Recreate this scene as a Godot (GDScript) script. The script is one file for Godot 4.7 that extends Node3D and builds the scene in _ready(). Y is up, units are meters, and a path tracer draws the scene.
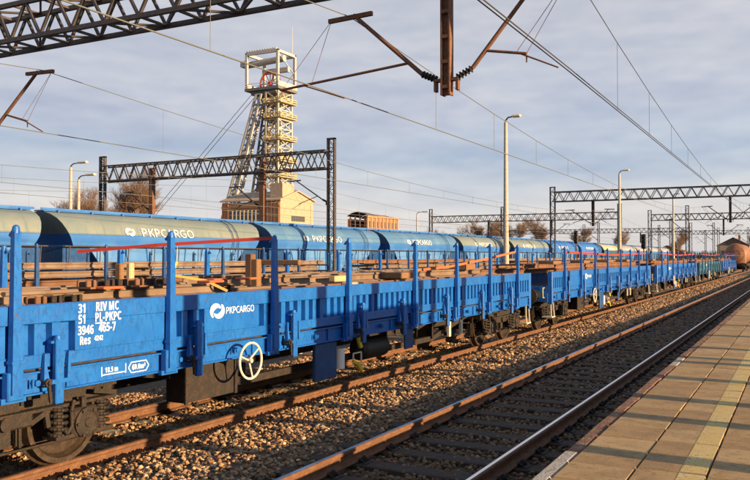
extends Node3D

# ---------------------------------------------------------------- mesh buffer
class MB:
	var v := PackedVector3Array()
	var n := PackedVector3Array()
	func tri(a: Vector3, b: Vector3, c: Vector3) -> void:
		var k := (b - a).cross(c - a)
		if k.length_squared() < 1e-16: return
		k = k.normalized()
		v.append(a); v.append(c); v.append(b)
		n.append(k); n.append(k); n.append(k)
	func trin(a: Vector3, b: Vector3, c: Vector3, na: Vector3, nb: Vector3, nc: Vector3) -> void:
		v.append(a); v.append(c); v.append(b)
		n.append(na); n.append(nc); n.append(nb)
	func quad(a: Vector3, b: Vector3, c: Vector3, d: Vector3) -> void:
		tri(a, b, c); tri(a, c, d)
	# box, turned by basis b
	func box(c: Vector3, s: Vector3, b: Basis = Basis.IDENTITY) -> MB:
		var x := b.x * s.x * 0.5
		var y := b.y * s.y * 0.5
		var z := b.z * s.z * 0.5
		quad(c + x - y + z, c + x - y - z, c + x + y - z, c + x + y + z)
		quad(c - x - y - z, c - x - y + z, c - x + y + z, c - x + y - z)
		quad(c - x + y + z, c + x + y + z, c + x + y - z, c - x + y - z)
		quad(c - x - y - z, c + x - y - z, c + x - y + z, c - x - y + z)
		quad(c - x - y + z, c + x - y + z, c + x + y + z, c - x + y + z)
		quad(c + x - y - z, c - x - y - z, c - x + y - z, c + x + y - z)
		return self
	# box with chamfered edges (chamfer g)
	func bev(c: Vector3, s: Vector3, g: float) -> MB:
		var h := s * 0.5
		var P := func(i: int, sx: float, sy: float, sz: float) -> Vector3:
			var e := Vector3(h.x - g, h.y - g, h.z - g)
			e[i] = h[i]
			return c + Vector3(e.x * sx, e.y * sy, e.z * sz)
		for sgn in [-1.0, 1.0]:
			for i in 3:
				var q := []
				for k in [[-1.0, -1.0], [1.0, -1.0], [1.0, 1.0], [-1.0, 1.0]]:
					var w := Vector3.ZERO
					w[i] = sgn; w[(i + 1) % 3] = k[0]; w[(i + 2) % 3] = k[1]
					q.append(P.call(i, w.x, w.y, w.z))
				if sgn > 0: quad(q[0], q[1], q[2], q[3])
				else: quad(q[3], q[2], q[1], q[0])
		for i in 3:
			var j := (i + 1) % 3
			var k2 := (i + 2) % 3
			for sj in [-1.0, 1.0]:
				for sk in [-1.0, 1.0]:
					var w0 := Vector3.ZERO
					w0[i] = -1.0; w0[j] = sj; w0[k2] = sk
					var w1 := w0
					w1[i] = 1.0
					var a: Vector3 = P.call(j, w0.x, w0.y, w0.z)
					var b: Vector3 = P.call(j, w1.x, w1.y, w1.z)
					var d: Vector3 = P.call(k2, w0.x, w0.y, w0.z)
					var e: Vector3 = P.call(k2, w1.x, w1.y, w1.z)
					if sj * sk > 0: quad(a, d, e, b)
					else: quad(a, b, e, d)
		for sx in [-1.0, 1.0]:
			for sy in [-1.0, 1.0]:
				for sz in [-1.0, 1.0]:
					var a2: Vector3 = P.call(0, sx, sy, sz)
					var b2: Vector3 = P.call(1, sx, sy, sz)
					var c2: Vector3 = P.call(2, sx, sy, sz)
					if sx * sy * sz > 0: tri(a2, b2, c2)
					else: tri(a2, c2, b2)
		return self
	# oriented bar from a to b, w across, h along up
	func bar(a: Vector3, b: Vector3, w: float, h: float, up: Vector3 = Vector3.UP) -> MB:
		var z := (b - a)
		var l := z.length()
		if l < 1e-5: return self
		z /= l
		if absf(z.dot(up)) > 0.98: up = Vector3.RIGHT if absf(z.x) < 0.9 else Vector3.BACK
		var x := up.cross(z).normalized()
		var y := z.cross(x)
		box((a + b) * 0.5, Vector3(w, h, l), Basis(x, y, z))
		return self
	func tube(a: Vector3, b: Vector3, r0: float, r1: float = -1.0, sides: int = 10, caps: bool = true) -> MB:
		if r1 < 0: r1 = r0
		var z := (b - a).normalized()
		var up := Vector3.UP if absf(z.y) < 0.9 else Vector3.RIGHT
		var x := up.cross(z).normalized()
		var y := z.cross(x)
		for i in sides:
			var p := TAU * i / sides
			var q := TAU * (i + 1) / sides
			var d0 := x * cos(p) + y * sin(p)
			var d1 := x * cos(q) + y * sin(q)
			trin(a + d0 * r0, a + d1 * r0, b + d1 * r1, d0, d1, d1)
			trin(a + d0 * r0, b + d1 * r1, b + d0 * r1, d0, d1, d0)
			if caps:
				if r1 > 0.0: tri(b, b + d0 * r1, b + d1 * r1)
				tri(a, a + d1 * r0, a + d0 * r0)
		return self
	func path(pts: Array, r: float, sides: int = 5) -> MB:
		for i in pts.size() - 1: tube(pts[i], pts[i + 1], r, r, sides, false)
		return self
	# surface of revolution about the axis through o; prof = [radius, along]
	func lathe(o: Vector3, axis: Vector3, prof: Array, sides: int = 24, smooth: bool = false) -> MB:
		var up := Vector3.UP if absf(axis.y) < 0.9 else Vector3.RIGHT
		var x := up.cross(axis).normalized()
		var y := axis.cross(x)
		for k in prof.size() - 1:
			var r0: float = prof[k][0]
			var h0: float = prof[k][1]
			var r1: float = prof[k + 1][0]
			var h1: float = prof[k + 1][1]
			var slope := Vector2(h1 - h0, r0 - r1).normalized()
			for i in sides:
				var p := TAU * i / sides
				var q := TAU * (i + 1) / sides
				var d0 := x * cos(p) + y * sin(p)
				var d1 := x * cos(q) + y * sin(q)
				var n0 := (d0 * slope.x + axis * slope.y).normalized()
				var n1 := (d1 * slope.x + axis * slope.y).normalized()
				var A := o + d0 * r0 + axis * h0
				var B := o + d1 * r0 + axis * h0
				var C := o + d1 * r1 + axis * h1
				var D := o + d0 * r1 + axis * h1
				if r0 > 1e-5: trin(A, B, C, n0, n1, n1)
				if r1 > 1e-5: trin(A, C, D, n0, n1, n0)
		return self
	# polygon in x,y (counter-clockwise) swept along z from z0 to z1
	func extrude(poly: PackedVector2Array, z0: float, z1: float, caps: bool = true) -> MB:
		var m := poly.size()
		for i in m:
			var a := poly[i]
			var b := poly[(i + 1) % m]
			quad(Vector3(a.x, a.y, z0), Vector3(b.x, b.y, z0), Vector3(b.x, b.y, z1), Vector3(a.x, a.y, z1))
		if caps:
			var id := Geometry2D.triangulate_polygon(poly)
			for i in range(0, id.size(), 3):
				var p := [poly[id[i]], poly[id[i + 1]], poly[id[i + 2]]]
				if (p[1] - p[0]).cross(p[2] - p[0]) < 0: p = [p[0], p[2], p[1]]
				tri(Vector3(p[0].x, p[0].y, z1), Vector3(p[1].x, p[1].y, z1), Vector3(p[2].x, p[2].y, z1))
				tri(Vector3(p[0].x, p[0].y, z0), Vector3(p[2].x, p[2].y, z0), Vector3(p[1].x, p[1].y, z0))
		return self
	func mesh(into: ArrayMesh = null) -> ArrayMesh:
		var a := []
		a.resize(Mesh.ARRAY_MAX)
		a[Mesh.ARRAY_VERTEX] = v
		a[Mesh.ARRAY_NORMAL] = n
		var m := into if into else ArrayMesh.new()
		m.add_surface_from_arrays(Mesh.PRIMITIVE_TRIANGLES, a)
		return m

# ---------------------------------------------------------------- scene helpers
var used := {}
var M := {}
var rng := RandomNumberGenerator.new()

func numbered(called: String) -> String:
	used[called] = used.get(called, -1) + 1
	return called if used[called] == 0 else "%s_%03d" % [called, used[called]]

func tag(o: Node, label: String, category: String, group := "", kind := "") -> Node:
	if label: o.set_meta("label", label)
	if category: o.set_meta("category", category)
	if group: o.set_meta("group", group)
	if kind: o.set_meta("kind", kind)
	return o

func thing(called: String, label: String, category: String, at := Vector3.ZERO, group := "") -> Node3D:
	var o := Node3D.new()
	o.name = numbered(called)
	add_child(o)
	o.position = at
	tag(o, label, category, group)
	return o

func part(called: String, mb, m: Material, parent: Node, at := Vector3.ZERO) -> MeshInstance3D:
	var o := MeshInstance3D.new()
	o.mesh = mb.mesh() if mb is MB else mb
	o.name = called if parent != self else numbered(called)
	o.material_override = m
	parent.add_child(o, true)
	o.position = at
	return o

func structure(called: String, mb, m: Material) -> MeshInstance3D:
	var o := part(called, mb, m, self)
	o.set_meta("kind", "structure")
	return o

func copy_of(o: Node3D, label: String, at: Vector3, group := "") -> Node3D:
	var c: Node3D = o.duplicate()
	c.name = numbered(String(o.name).rstrip("0123456789").rstrip("_") if String(o.name).right(3).is_valid_int() else String(o.name))
	add_child(c)
	c.position = at
	c.set_meta("label", label)
	if group: c.set_meta("group", group)
	return c

# place: metres to the left of the camera, height above the near rails, metres along the tracks
func V(left: float, y: float, t: float) -> Vector3:
	return Vector3(-left, y, -t)

# ---------------------------------------------------------------- textures and materials
var noise_cache := {}
func noise_bytes(size: int, freq: float, oct: int, sd: int, cell := false) -> PackedByteArray:
	var key := "%d_%f_%d_%d_%s" % [size, freq, oct, sd, cell]
	if not noise_cache.has(key):
		var f := FastNoiseLite.new()
		f.noise_type = FastNoiseLite.TYPE_CELLULAR if cell else FastNoiseLite.TYPE_SIMPLEX_SMOOTH
		f.seed = sd
		f.frequency = freq
		f.fractal_octaves = oct
		var im := f.get_seamless_image(size, size, false, false, 0.15, true)
		im.convert(Image.FORMAT_L8)
		noise_cache[key] = im.get_data()
	return noise_cache[key]

# base and layer colours are linear; layer = [freq, octaves, seed, lo, hi, colour, amount, stretch_x, stretch_y]
func tex(size: int, base: Color, layers: Array) -> ImageTexture:
	var out := PackedByteArray()
	out.resize(size * size * 3)
	var ims := []
	for l in layers: ims.append(noise_bytes(size, l[0], l[1], l[2]))
	var lut := PackedByteArray()
	lut.resize(1025)
	for i in 1025:
		var c := Color(i / 1024.0, 0, 0).linear_to_srgb()
		lut[i] = int(clampf(c.r, 0, 1) * 255.0 + 0.5)
	var ks := []
	for l in layers:
		var k := PackedFloat32Array()
		k.resize(256)
		for i in 256: k[i] = smoothstep(l[3], l[4], i / 255.0) * l[6]
		ks.append(k)
	var nl := layers.size()
	for y in size:
		for x in size:
			var r := base.r
			var g := base.g
			var b := base.b
			for q in nl:
				var l: Array = layers[q]
				var w: float = ks[q][ims[q][((y * int(l[8])) % size) * size + (x * int(l[7])) % size]]
				if w > 0.0:
					var c: Color = l[5]
					r += (c.r - r) * w
					g += (c.g - g) * w
					b += (c.b - b) * w
			var o := (y * size + x) * 3
			out[o] = lut[int(clampf(r, 0, 1) * 1024.0)]
			out[o + 1] = lut[int(clampf(g, 0, 1) * 1024.0)]
			out[o + 2] = lut[int(clampf(b, 0, 1) * 1024.0)]
	return ImageTexture.create_from_image(Image.create_from_data(size, size, false, Image.FORMAT_RGB8, out))

var bump_cache := {}
func bump(size: int, freq: float, oct: int, sd: int, strength: float, cell := false) -> ImageTexture:
	var key := "%d_%f_%d_%d_%f_%s" % [size, freq, oct, sd, strength, cell]
	if not bump_cache.has(key):
		var im := Image.create_from_data(size, size, false, Image.FORMAT_L8, noise_bytes(size, freq, oct, sd, cell).duplicate())
		im.convert(Image.FORMAT_RGBA8)
		im.bump_map_to_normal_map(strength)
		bump_cache[key] = ImageTexture.create_from_image(im)
	return bump_cache[key]

# plain material; colour is linear
func plain(c: Color, rough := 0.7, metal := 0.0) -> StandardMaterial3D:
	var m := StandardMaterial3D.new()
	m.albedo_color = c.linear_to_srgb()
	m.roughness = rough
	m.metallic = metal
	return m

func textured(t: Texture2D, per_metre: float, rough := 0.8, metal := 0.0, nrm: Texture2D = null, nscale := 1.0) -> StandardMaterial3D:
	var m := StandardMaterial3D.new()
	m.albedo_texture = t
	m.uv1_triplanar = true
	m.uv1_world_triplanar = true
	m.uv1_scale = Vector3.ONE * per_metre
	m.roughness = rough
	m.metallic = metal
	if nrm:
		m.normal_enabled = true
		m.normal_texture = nrm
		m.normal_scale = nscale
	return m

func K(r: float, g: float, b: float) -> Color: return Color(r, g, b)

func make_materials() -> void:
	var fine := bump(256, 0.06, 3, 5, 2.0)
	# wagon paint: blue with rubbed, dusty and rusty spots
	var rust := K(0.10, 0.045, 0.02)
	M.blue = textured(tex(512, K(0.005, 0.107, 0.42), [
		[0.012, 4, 11, 0.35, 0.8, K(0.008, 0.132, 0.47), 0.8, 1, 1],
		[0.02, 4, 12, 0.55, 0.9, K(0.035, 0.13, 0.36), 0.55, 8, 1],
		[0.03, 4, 13, 0.60, 0.72, K(0.005, 0.07, 0.29), 0.6, 3, 1],
		[0.09, 4, 15, 0.66, 0.80, K(0.012, 0.055, 0.19), 0.5, 1, 1],
		[0.05, 4, 14, 0.80, 0.88, rust, 0.6, 1, 1]]), 0.37, 0.42, 0.0, fine, 0.12)
	M.blue_dark = textured(tex(256, K(0.005, 0.05, 0.17), [
		[0.02, 4, 21, 0.4, 0.8, K(0.008, 0.075, 0.23), 0.8, 1, 1],
		[0.06, 4, 22, 0.68, 0.78, rust, 0.7, 1, 1]]), 0.7, 0.5)
	M.teal = textured(tex(256, K(0.015, 0.10, 0.19), [
		[0.02, 4, 23, 0.4, 0.8, K(0.03, 0.135, 0.23), 0.8, 1, 1],
		[0.06, 4, 24, 0.66, 0.78, rust, 0.7, 1, 1]]), 0.7, 0.6)
	# rusty iron underneath
	M.iron = textured(tex(256, K(0.015, 0.011, 0.0085), [
		[0.02, 4, 31, 0.35, 0.8, K(0.034, 0.020, 0.013), 0.9, 1, 1],
		[0.06, 4, 32, 0.55, 0.8, K(0.014, 0.011, 0.010), 0.8, 1, 1],
		[0.09, 4, 39, 0.76, 0.86, K(0.09, 0.065, 0.048), 0.5, 1, 1]]), 1.2, 0.75, 0.0, bump(256, 0.08, 4, 33, 3.0), 0.5)
	M.wheel = textured(tex(256, K(0.04, 0.028, 0.02), [
		[0.03, 4, 34, 0.4, 0.8, K(0.075, 0.05, 0.035), 0.8, 1, 1]]), 1.2, 0.55, 0.35, fine, 0.4)
	M.rail_rust = textured(tex(256, K(0.125, 0.055, 0.024), [
		[0.02, 4, 35, 0.35, 0.75, K(0.18, 0.085, 0.038), 0.9, 1, 1],
		[0.07, 4, 36, 0.55, 0.8, K(0.09, 0.045, 0.025), 0.8, 1, 1]]), 0.9, 0.8, 0.0, bump(256, 0.1, 4, 37, 2.0), 0.4)
	M.rail_top = plain(K(0.72, 0.71, 0.7), 0.2, 1.0)
	M.rail_top_dull = textured(tex(256, K(0.20, 0.12, 0.075), [
		[0.03, 4, 38, 0.4, 0.7, K(0.28, 0.2, 0.15), 0.8, 1, 1]]), 0.8, 0.5, 0.4)
	M.cargo_rail = textured(tex(256, K(0.16, 0.11, 0.075), [
		[0.012, 4, 41, 0.35, 0.75, K(0.21, 0.155, 0.112), 0.9, 1, 1],
		[0.03, 4, 42, 0.6, 0.8, K(0.12, 0.068, 0.04), 0.6, 1, 1]]), 0.35, 0.7)
	M.cargo_rust = textured(tex(256, K(0.13, 0.06, 0.03), [
		[0.012, 4, 43, 0.35, 0.75, K(0.18, 0.092, 0.05), 0.9, 1, 1]]), 0.35, 0.8)
	M.wood_dark = textured(tex(256, K(0.036, 0.023, 0.014), [
		[0.02, 4, 44, 0.35, 0.8, K(0.066, 0.039, 0.022), 0.9, 1, 6],
		[0.03, 4, 45, 0.6, 0.75, K(0.018, 0.014, 0.012), 0.8, 1, 9]]), 0.8, 0.9, 0.0, bump(256, 0.05, 4, 46, 3.0), 0.6)
	M.wood = textured(tex(256, K(0.22, 0.12, 0.055), [
		[0.02, 4, 47, 0.35, 0.8, K(0.15, 0.075, 0.035), 0.9, 1, 8]]), 1.5, 0.85)
	M.wood_pale = textured(tex(256, K(0.48, 0.36, 0.2), [
		[0.02, 4, 48, 0.35, 0.8, K(0.38, 0.25, 0.12), 0.9, 1, 8]]), 1.5, 0.85)
	M.concrete = textured(tex(256, K(0.36, 0.33, 0.28), [
		[0.02, 4, 51, 0.4, 0.8, K(0.27, 0.235, 0.19), 0.8, 1, 1],
		[0.07, 3, 52, 0.6, 0.8, K(0.44, 0.41, 0.36), 0.6, 1, 1]]), 0.8, 0.9, 0.0, bump(256, 0.12, 4, 53, 2.0), 0.4)
	M.pale_concrete = textured(tex(256, K(0.42, 0.38, 0.32), [
		[0.03, 4, 54, 0.4, 0.8, K(0.32, 0.28, 0.23), 0.8, 1, 1]]), 0.6, 0.9)
	# platform slabs, three tones
	for i in 3:
		var b0: Color = [K(0.38, 0.25, 0.108), K(0.335, 0.216, 0.092), K(0.42, 0.285, 0.13)][i]
		M["slab%d" % i] = textured(tex(512, b0, [
			[0.008, 4, 60 + i, 0.35, 0.8, b0.darkened(0.28), 0.8, 1, 1],
			[0.03, 4, 64 + i, 0.58, 0.8, K(0.21, 0.12, 0.05), 0.55, 1, 1],
			[0.12, 3, 67 + i, 0.6, 0.9, b0.lightened(0.16), 0.7, 1, 1],
			[0.2, 2, 70 + i, 0.68, 0.85, b0.darkened(0.5), 0.6, 1, 1]]), 0.6, 0.92, 0.0, bump(512, 0.25, 4, 73, 1.2), 0.22)
	M.kerb = textured(tex(256, K(0.17, 0.08, 0.045), [
		[0.02, 4, 74, 0.4, 0.8, K(0.23, 0.13, 0.075), 0.9, 1, 1],
		[0.06, 4, 75, 0.62, 0.8, K(0.34, 0.28, 0.2), 0.8, 1, 1]]), 0.8, 0.92, 0.0, bump(256, 0.12, 4, 53, 2.0), 0.6)
	M.yellow_paint = textured(tex(512, K(0.55, 0.40, 0.13), [
		[0.012, 4, 76, 0.3, 0.8, K(0.54, 0.45, 0.22), 0.9, 1, 1],
		[0.05, 4, 77, 0.55, 0.75, K(0.45, 0.34, 0.17), 0.6, 1, 1],
		[0.10, 4, 78, 0.70, 0.76, K(0.10, 0.07, 0.04), 0.9, 1, 1]]), 0.6, 0.85, 0.0, bump(512, 0.25, 4, 73, 1.2), 0.2)
	M.ground = textured(tex(512, K(0.13, 0.09, 0.055), [
		[0.02, 4, 81, 0.4, 0.8, K(0.075, 0.052, 0.034), 0.9, 1, 1],
		[0.12, 3, 82, 0.5, 0.8, K(0.25, 0.18, 0.11), 0.8, 1, 1],
		[0.15, 2, 83, 0.6, 0.8, K(0.03, 0.022, 0.016), 0.9, 1, 1]]), 0.7, 0.95, 0.0, bump(512, 0.12, 3, 84, 6.0), 1.0)
	M.steel_dark = textured(tex(256, K(0.045, 0.040, 0.040), [
		[0.03, 4, 85, 0.45, 0.8, K(0.075, 0.06, 0.05), 0.8, 1, 1],
		[0.05, 4, 86, 0.62, 0.8, K(0.11, 0.055, 0.03), 0.6, 1, 1]]), 0.6, 0.65)
	M.steel_rust = textured(tex(256, K(0.16, 0.07, 0.035), [
		[0.03, 4, 87, 0.4, 0.75, K(0.10, 0.045, 0.025), 0.9, 1, 1],
		[0.06, 4, 88, 0.6, 0.8, K(0.22, 0.11, 0.06), 0.7, 1, 1]]), 1.0, 0.8)
	M.black_iron = plain(K(0.018, 0.016, 0.015), 0.6)
	M.wire = plain(K(0.13, 0.14, 0.13), 0.6, 0.0)
	M.wire_dark = plain(K(0.05, 0.045, 0.04), 0.6)
	M.white = plain(K(0.78, 0.76, 0.72), 0.6)
	M.cream = plain(K(0.62, 0.55, 0.42), 0.6)
	M.red = plain(K(0.36, 0.035, 0.022), 0.7)
	M.orange = plain(K(0.48, 0.11, 0.035), 0.75)
	M.yellow = plain(K(0.62, 0.45, 0.02), 0.6)
	M.strap = plain(K(0.60, 0.36, 0.10), 0.8)
	# hopper wagons
	var hop := func(a: Color, b: Color, c: Color, sd: int) -> StandardMaterial3D:
		return textured(tex(256, a, [
			[0.012, 4, sd, 0.35, 0.8, b, 0.9, 1, 1],
			[0.03, 4, sd + 1, 0.55, 0.75, c, 0.55, 6, 1]]), 0.16, 0.6)
	M.hop_green = hop.call(K(0.155, 0.195, 0.185), K(0.205, 0.23, 0.205), K(0.10, 0.17, 0.21), 91)
	M.hop_teal = hop.call(K(0.07, 0.175, 0.32), K(0.11, 0.22, 0.34), K(0.05, 0.14, 0.30), 93)
	M.hop_beige = hop.call(K(0.40, 0.34, 0.20), K(0.47, 0.40, 0.25), K(0.34, 0.28, 0.17), 95)
	M.hop_grey = hop.call(K(0.28, 0.28, 0.27), K(0.34, 0.33, 0.31), K(0.22, 0.23, 0.24), 97)
	M.hop_blue = hop.call(K(0.02, 0.13, 0.42), K(0.04, 0.17, 0.46), K(0.05, 0.14, 0.34), 99)
	M.hop_low = hop.call(K(0.05, 0.19, 0.48), K(0.09, 0.235, 0.50), K(0.10, 0.19, 0.36), 101)
	# buildings
	M.brick = textured(tex(256, K(0.27, 0.125, 0.065), [
		[0.05, 4, 103, 0.4, 0.8, K(0.34, 0.17, 0.09), 0.9, 1, 1],
		[0.02, 4, 104, 0.6, 0.85, K(0.19, 0.09, 0.055), 0.7, 1, 1]]), 0.15, 0.92)
	M.brick_pale = textured(tex(256, K(0.40, 0.25, 0.15), [
		[0.05, 4, 105, 0.4, 0.8, K(0.46, 0.31, 0.19), 0.9, 1, 1]]), 0.15, 0.92)
	M.roof = plain(K(0.14, 0.09, 0.07), 0.85)
	M.glass_dark = plain(K(0.06, 0.065, 0.07), 0.2)
	M.plaster = textured(tex(256, K(0.40, 0.31, 0.225), [
		[0.02, 4, 106, 0.45, 0.8, K(0.32, 0.235, 0.16), 0.8, 4, 1]]), 0.1, 0.9)
	M.frame_white = textured(tex(256, K(0.46, 0.44, 0.40), [
		[0.05, 4, 107, 0.5, 0.8, K(0.22, 0.18, 0.145), 0.8, 1, 1]]), 0.2, 0.7)
	M.frame_grey = plain(K(0.14, 0.14, 0.14), 0.7)
	M.mast_yellow = plain(K(0.46, 0.35, 0.14), 0.75)
	M.bark = plain(K(0.12, 0.085, 0.06), 0.95)
	M.twig = plain(K(0.17, 0.105, 0.07), 0.95)
	M.bush = plain(K(0.13, 0.08, 0.045), 0.95)
	M.stone = StandardMaterial3D.new()
	M.stone.vertex_color_use_as_albedo = true
	M.stone.roughness = 0.95
	M.tank = textured(tex(256, K(0.20, 0.08, 0.035), [
		[0.02, 4, 108, 0.4, 0.8, K(0.28, 0.14, 0.07), 0.9, 1, 1]]), 0.3, 0.6)

# ---------------------------------------------------------------- sky
func make_sky() -> Sky:
	var w := 2048
	var h := 1024
	var f := FastNoiseLite.new()
	f.noise_type = FastNoiseLite.TYPE_SIMPLEX_SMOOTH
	f.seed = 4
	f.frequency = 1.0
	f.fractal_octaves = 5
	var f2 := FastNoiseLite.new()
	f2.noise_type = FastNoiseLite.TYPE_SIMPLEX_SMOOTH
	f2.seed = 19
	f2.frequency = 1.0
	f2.fractal_octaves = 4
	var out := PackedByteArray()
	out.resize(w * h * 3)
	# sRGB colours by elevation in degrees
	var stops := [[-90.0, K(0.40, 0.36, 0.32)], [-2.0, K(0.62, 0.60, 0.60)], [0.0, K(0.86, 0.84, 0.83)], [3.2, K(0.895, 0.88, 0.87)], [5.0, K(0.80, 0.825, 0.86)], [7.2, K(0.715, 0.77, 0.845)], [10.5, K(0.765, 0.79, 0.85)], [19.0, K(0.79, 0.80, 0.84)], [40.0, K(0.62, 0.68, 0.78)], [90.0, K(0.45, 0.56, 0.74)]]
	for y in h:
		var el := 90.0 - 180.0 * (y + 0.5) / h
		var k := 0
		while k < stops.size() - 2 and el > stops[k + 1][0]: k += 1
		for x in w:
			var az := TAU * (x + 0.5) / w
			var ca := cos(az)
			var sa := sin(az)
			var e := el
			var fade := 0.0
			if el > -6.0:
				fade = smoothstep(0.0, 5.0, el)
				# wavy cloud layers
				var q := f.get_noise_3d(ca * 2.2, el * 0.14, sa * 2.2)
				e = el + q * 2.6 * smoothstep(0.5, 6.0, el)
			var c: Color = stops[0][1]
			for s in stops.size() - 1:
				if e >= stops[s][0]:
					c = stops[s][1].lerp(stops[s + 1][1], clampf((e - stops[s][0]) / (stops[s + 1][0] - stops[s][0]), 0, 1))
			if fade > 0.0:
				var st := f2.get_noise_3d(ca * 3.0 + 3.0, el * 0.30, sa * 3.0)
				var wisp := f.get_noise_3d(ca * 9.0 + st * 1.5, el * 0.85, sa * 9.0 + 7.0)
				var fine := f.get_noise_3d(ca * 26.0 + 11.0, el * 1.9, sa * 26.0)
				var d := (st * 0.055 + wisp * 0.045 + fine * 0.022) * fade
				c = Color(c.r + d * 1.15, c.g + d * 0.95, c.b + d * 0.55)
			var o := (y * w + x) * 3
			out[o] = int(clampf(c.r, 0, 1) * 255)
			out[o + 1] = int(clampf(c.g, 0, 1) * 255)
			out[o + 2] = int(clampf(c.b, 0, 1) * 255)
	var pm := PanoramaSkyMaterial.new()
	pm.panorama = ImageTexture.create_from_image(Image.create_from_data(w, h, false, Image.FORMAT_RGB8, out))
	var sky := Sky.new()
	sky.sky_material = pm
	return sky

# ---------------------------------------------------------------- lettering
var font: SystemFont
var thin: SystemFont
# flat lettering on a face that looks towards +x; cap = height of a capital, squeeze = width factor
func lettering(called: String, text: String, cap: float, squeeze: float, m: Material, parent: Node, at: Vector3, centred := false) -> MeshInstance3D:
	var t := TextMesh.new()
	t.font = thin if text == "PKPCARGO" else font
	t.text = text
	t.font_size = 48
	t.pixel_size = cap / (0.714 * 48.0)
	t.depth = 0.004
	t.horizontal_alignment = HORIZONTAL_ALIGNMENT_CENTER if centred else HORIZONTAL_ALIGNMENT_LEFT
	t.vertical_alignment = VERTICAL_ALIGNMENT_CENTER
	var o := part(called, t, m, parent)
	o.transform = Transform3D(Basis(Vector3.UP, PI / 2).scaled_local(Vector3(squeeze, 1, 1)), at)
	return o

# the operator's emblem: two hooked blades turning round each other, in the y,-z plane facing +x
func emblem(s: float) -> MB:
	var mb := MB.new()
	for k in 2:
		var outer := []
		var inner := []
		var nseg := 14
		for i in nseg + 1:
			var f := float(i) / nseg
			var a := deg_to_rad(lerpf(20.0, 235.0, f))
			var r := 0.5
			var wdt := 0.34 * sin(PI * clampf(0.08 + f * 0.92, 0, 1)) + 0.02
			outer.append(Vector2(cos(a) * r * 1.15 - 0.16, sin(a) * r))
			inner.append(Vector2(cos(a) * (r - wdt) * 1.15 - 0.16 + 0.10 * f, sin(a) * (r - wdt)))
		for i in nseg:
			var q := [outer[i], outer[i + 1], inner[i + 1], inner[i]]
			var p := []
			for e in q:
				var g: Vector2 = e if k == 0 else -e
				p.append(Vector3(0.0, g.y * s, -g.x * s))
			mb.quad(p[0], p[1], p[2], p[3])
	return mb

# ---------------------------------------------------------------- railway track
func rail_section() -> PackedVector2Array:
	return PackedVector2Array([Vector2(-0.017, 0.0005), Vector2(-0.0285, -0.002), Vector2(-0.036, -0.010), Vector2(-0.034, -0.036), Vector2(-0.009, -0.050), Vector2(-0.008, -0.104), Vector2(-0.014, -0.122), Vector2(-0.0625, -0.137), Vector2(-0.0625, -0.149),
		Vector2(0.0625, -0.149), Vector2(0.0625, -0.137), Vector2(0.014, -0.122), Vector2(0.008, -0.104), Vector2(0.009, -0.050), Vector2(0.034, -0.036), Vector2(0.036, -0.010), Vector2(0.0285, -0.002), Vector2(0.017, 0.0005)])

# rail along z from z0 to z1, running face at y = 0
func rail_mesh(z0: float, z1: float, side: Material, top: Material) -> ArrayMesh:
	var p := rail_section()
	var mb := MB.new()
	for i in p.size() - 1:
		mb.quad(Vector3(p[i].x, p[i].y, z0), Vector3(p[i + 1].x, p[i + 1].y, z0), Vector3(p[i + 1].x, p[i + 1].y, z1), Vector3(p[i].x, p[i].y, z1))
	var id := Geometry2D.triangulate_polygon(p)
	for i in range(0, id.size(), 3):
		var a := p[id[i]]
		var b := p[id[i + 1]]
		var c := p[id[i + 2]]
		mb.tri(Vector3(a.x, a.y, z1), Vector3(b.x, b.y, z1), Vector3(c.x, c.y, z1))
		mb.tri(Vector3(a.x, a.y, z0), Vector3(c.x, c.y, z0), Vector3(b.x, b.y, z0))
	var m := mb.mesh()
	m.surface_set_material(0, side)
	var tb := MB.new()
	var q := [Vector2(0.017, 0.0005), Vector2(-0.017, 0.0005)]
	for i in 1:
		tb.quad(Vector3(q[i].x, q[i].y, z0), Vector3(q[i + 1].x, q[i + 1].y, z0), Vector3(q[i + 1].x, q[i + 1].y, z1), Vector3(q[i].x, q[i].y, z1))
	tb.mesh(m)
	m.surface_set_material(1, top)
	return m

func mesh_part(called: String, m: Mesh, parent: Node, at := Vector3.ZERO) -> MeshInstance3D:
	var o := MeshInstance3D.new()
	o.mesh = m
	o.name = called if parent != self else numbered(called)
	parent.add_child(o, true)
	o.position = at
	return o

# fastening of one rail on a sleeper: plate, two clips and bolts, both sides of the foot
func fastening_mesh() -> ArrayMesh:
	var mb := MB.new()
	mb.box(Vector3(0, -0.154, 0), Vector3(0.34, 0.008, 0.15))
	for s in [-1.0, 1.0]:
		mb.box(Vector3(0.088 * s, -0.128, 0), Vector3(0.055, 0.026, 0.09), Basis(Vector3(0, 0, 1), -0.25 * s))
		mb.tube(Vector3(0.105 * s, -0.15, 0), Vector3(0.105 * s, -0.085, 0), 0.017, 0.015, 6)
		mb.tube(Vector3(0.105 * s, -0.122, 0), Vector3(0.105 * s, -0.10, 0), 0.028, 0.028, 6)
		mb.tube(Vector3(0.13 * s, -0.145, 0.05), Vector3(0.07 * s, -0.12, 0.05), 0.011, 0.011, 5)
		mb.tube(Vector3(0.13 * s, -0.145, -0.05), Vector3(0.07 * s, -0.12, -0.05), 0.011, 0.011, 5)
	return mb.mesh()

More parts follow.
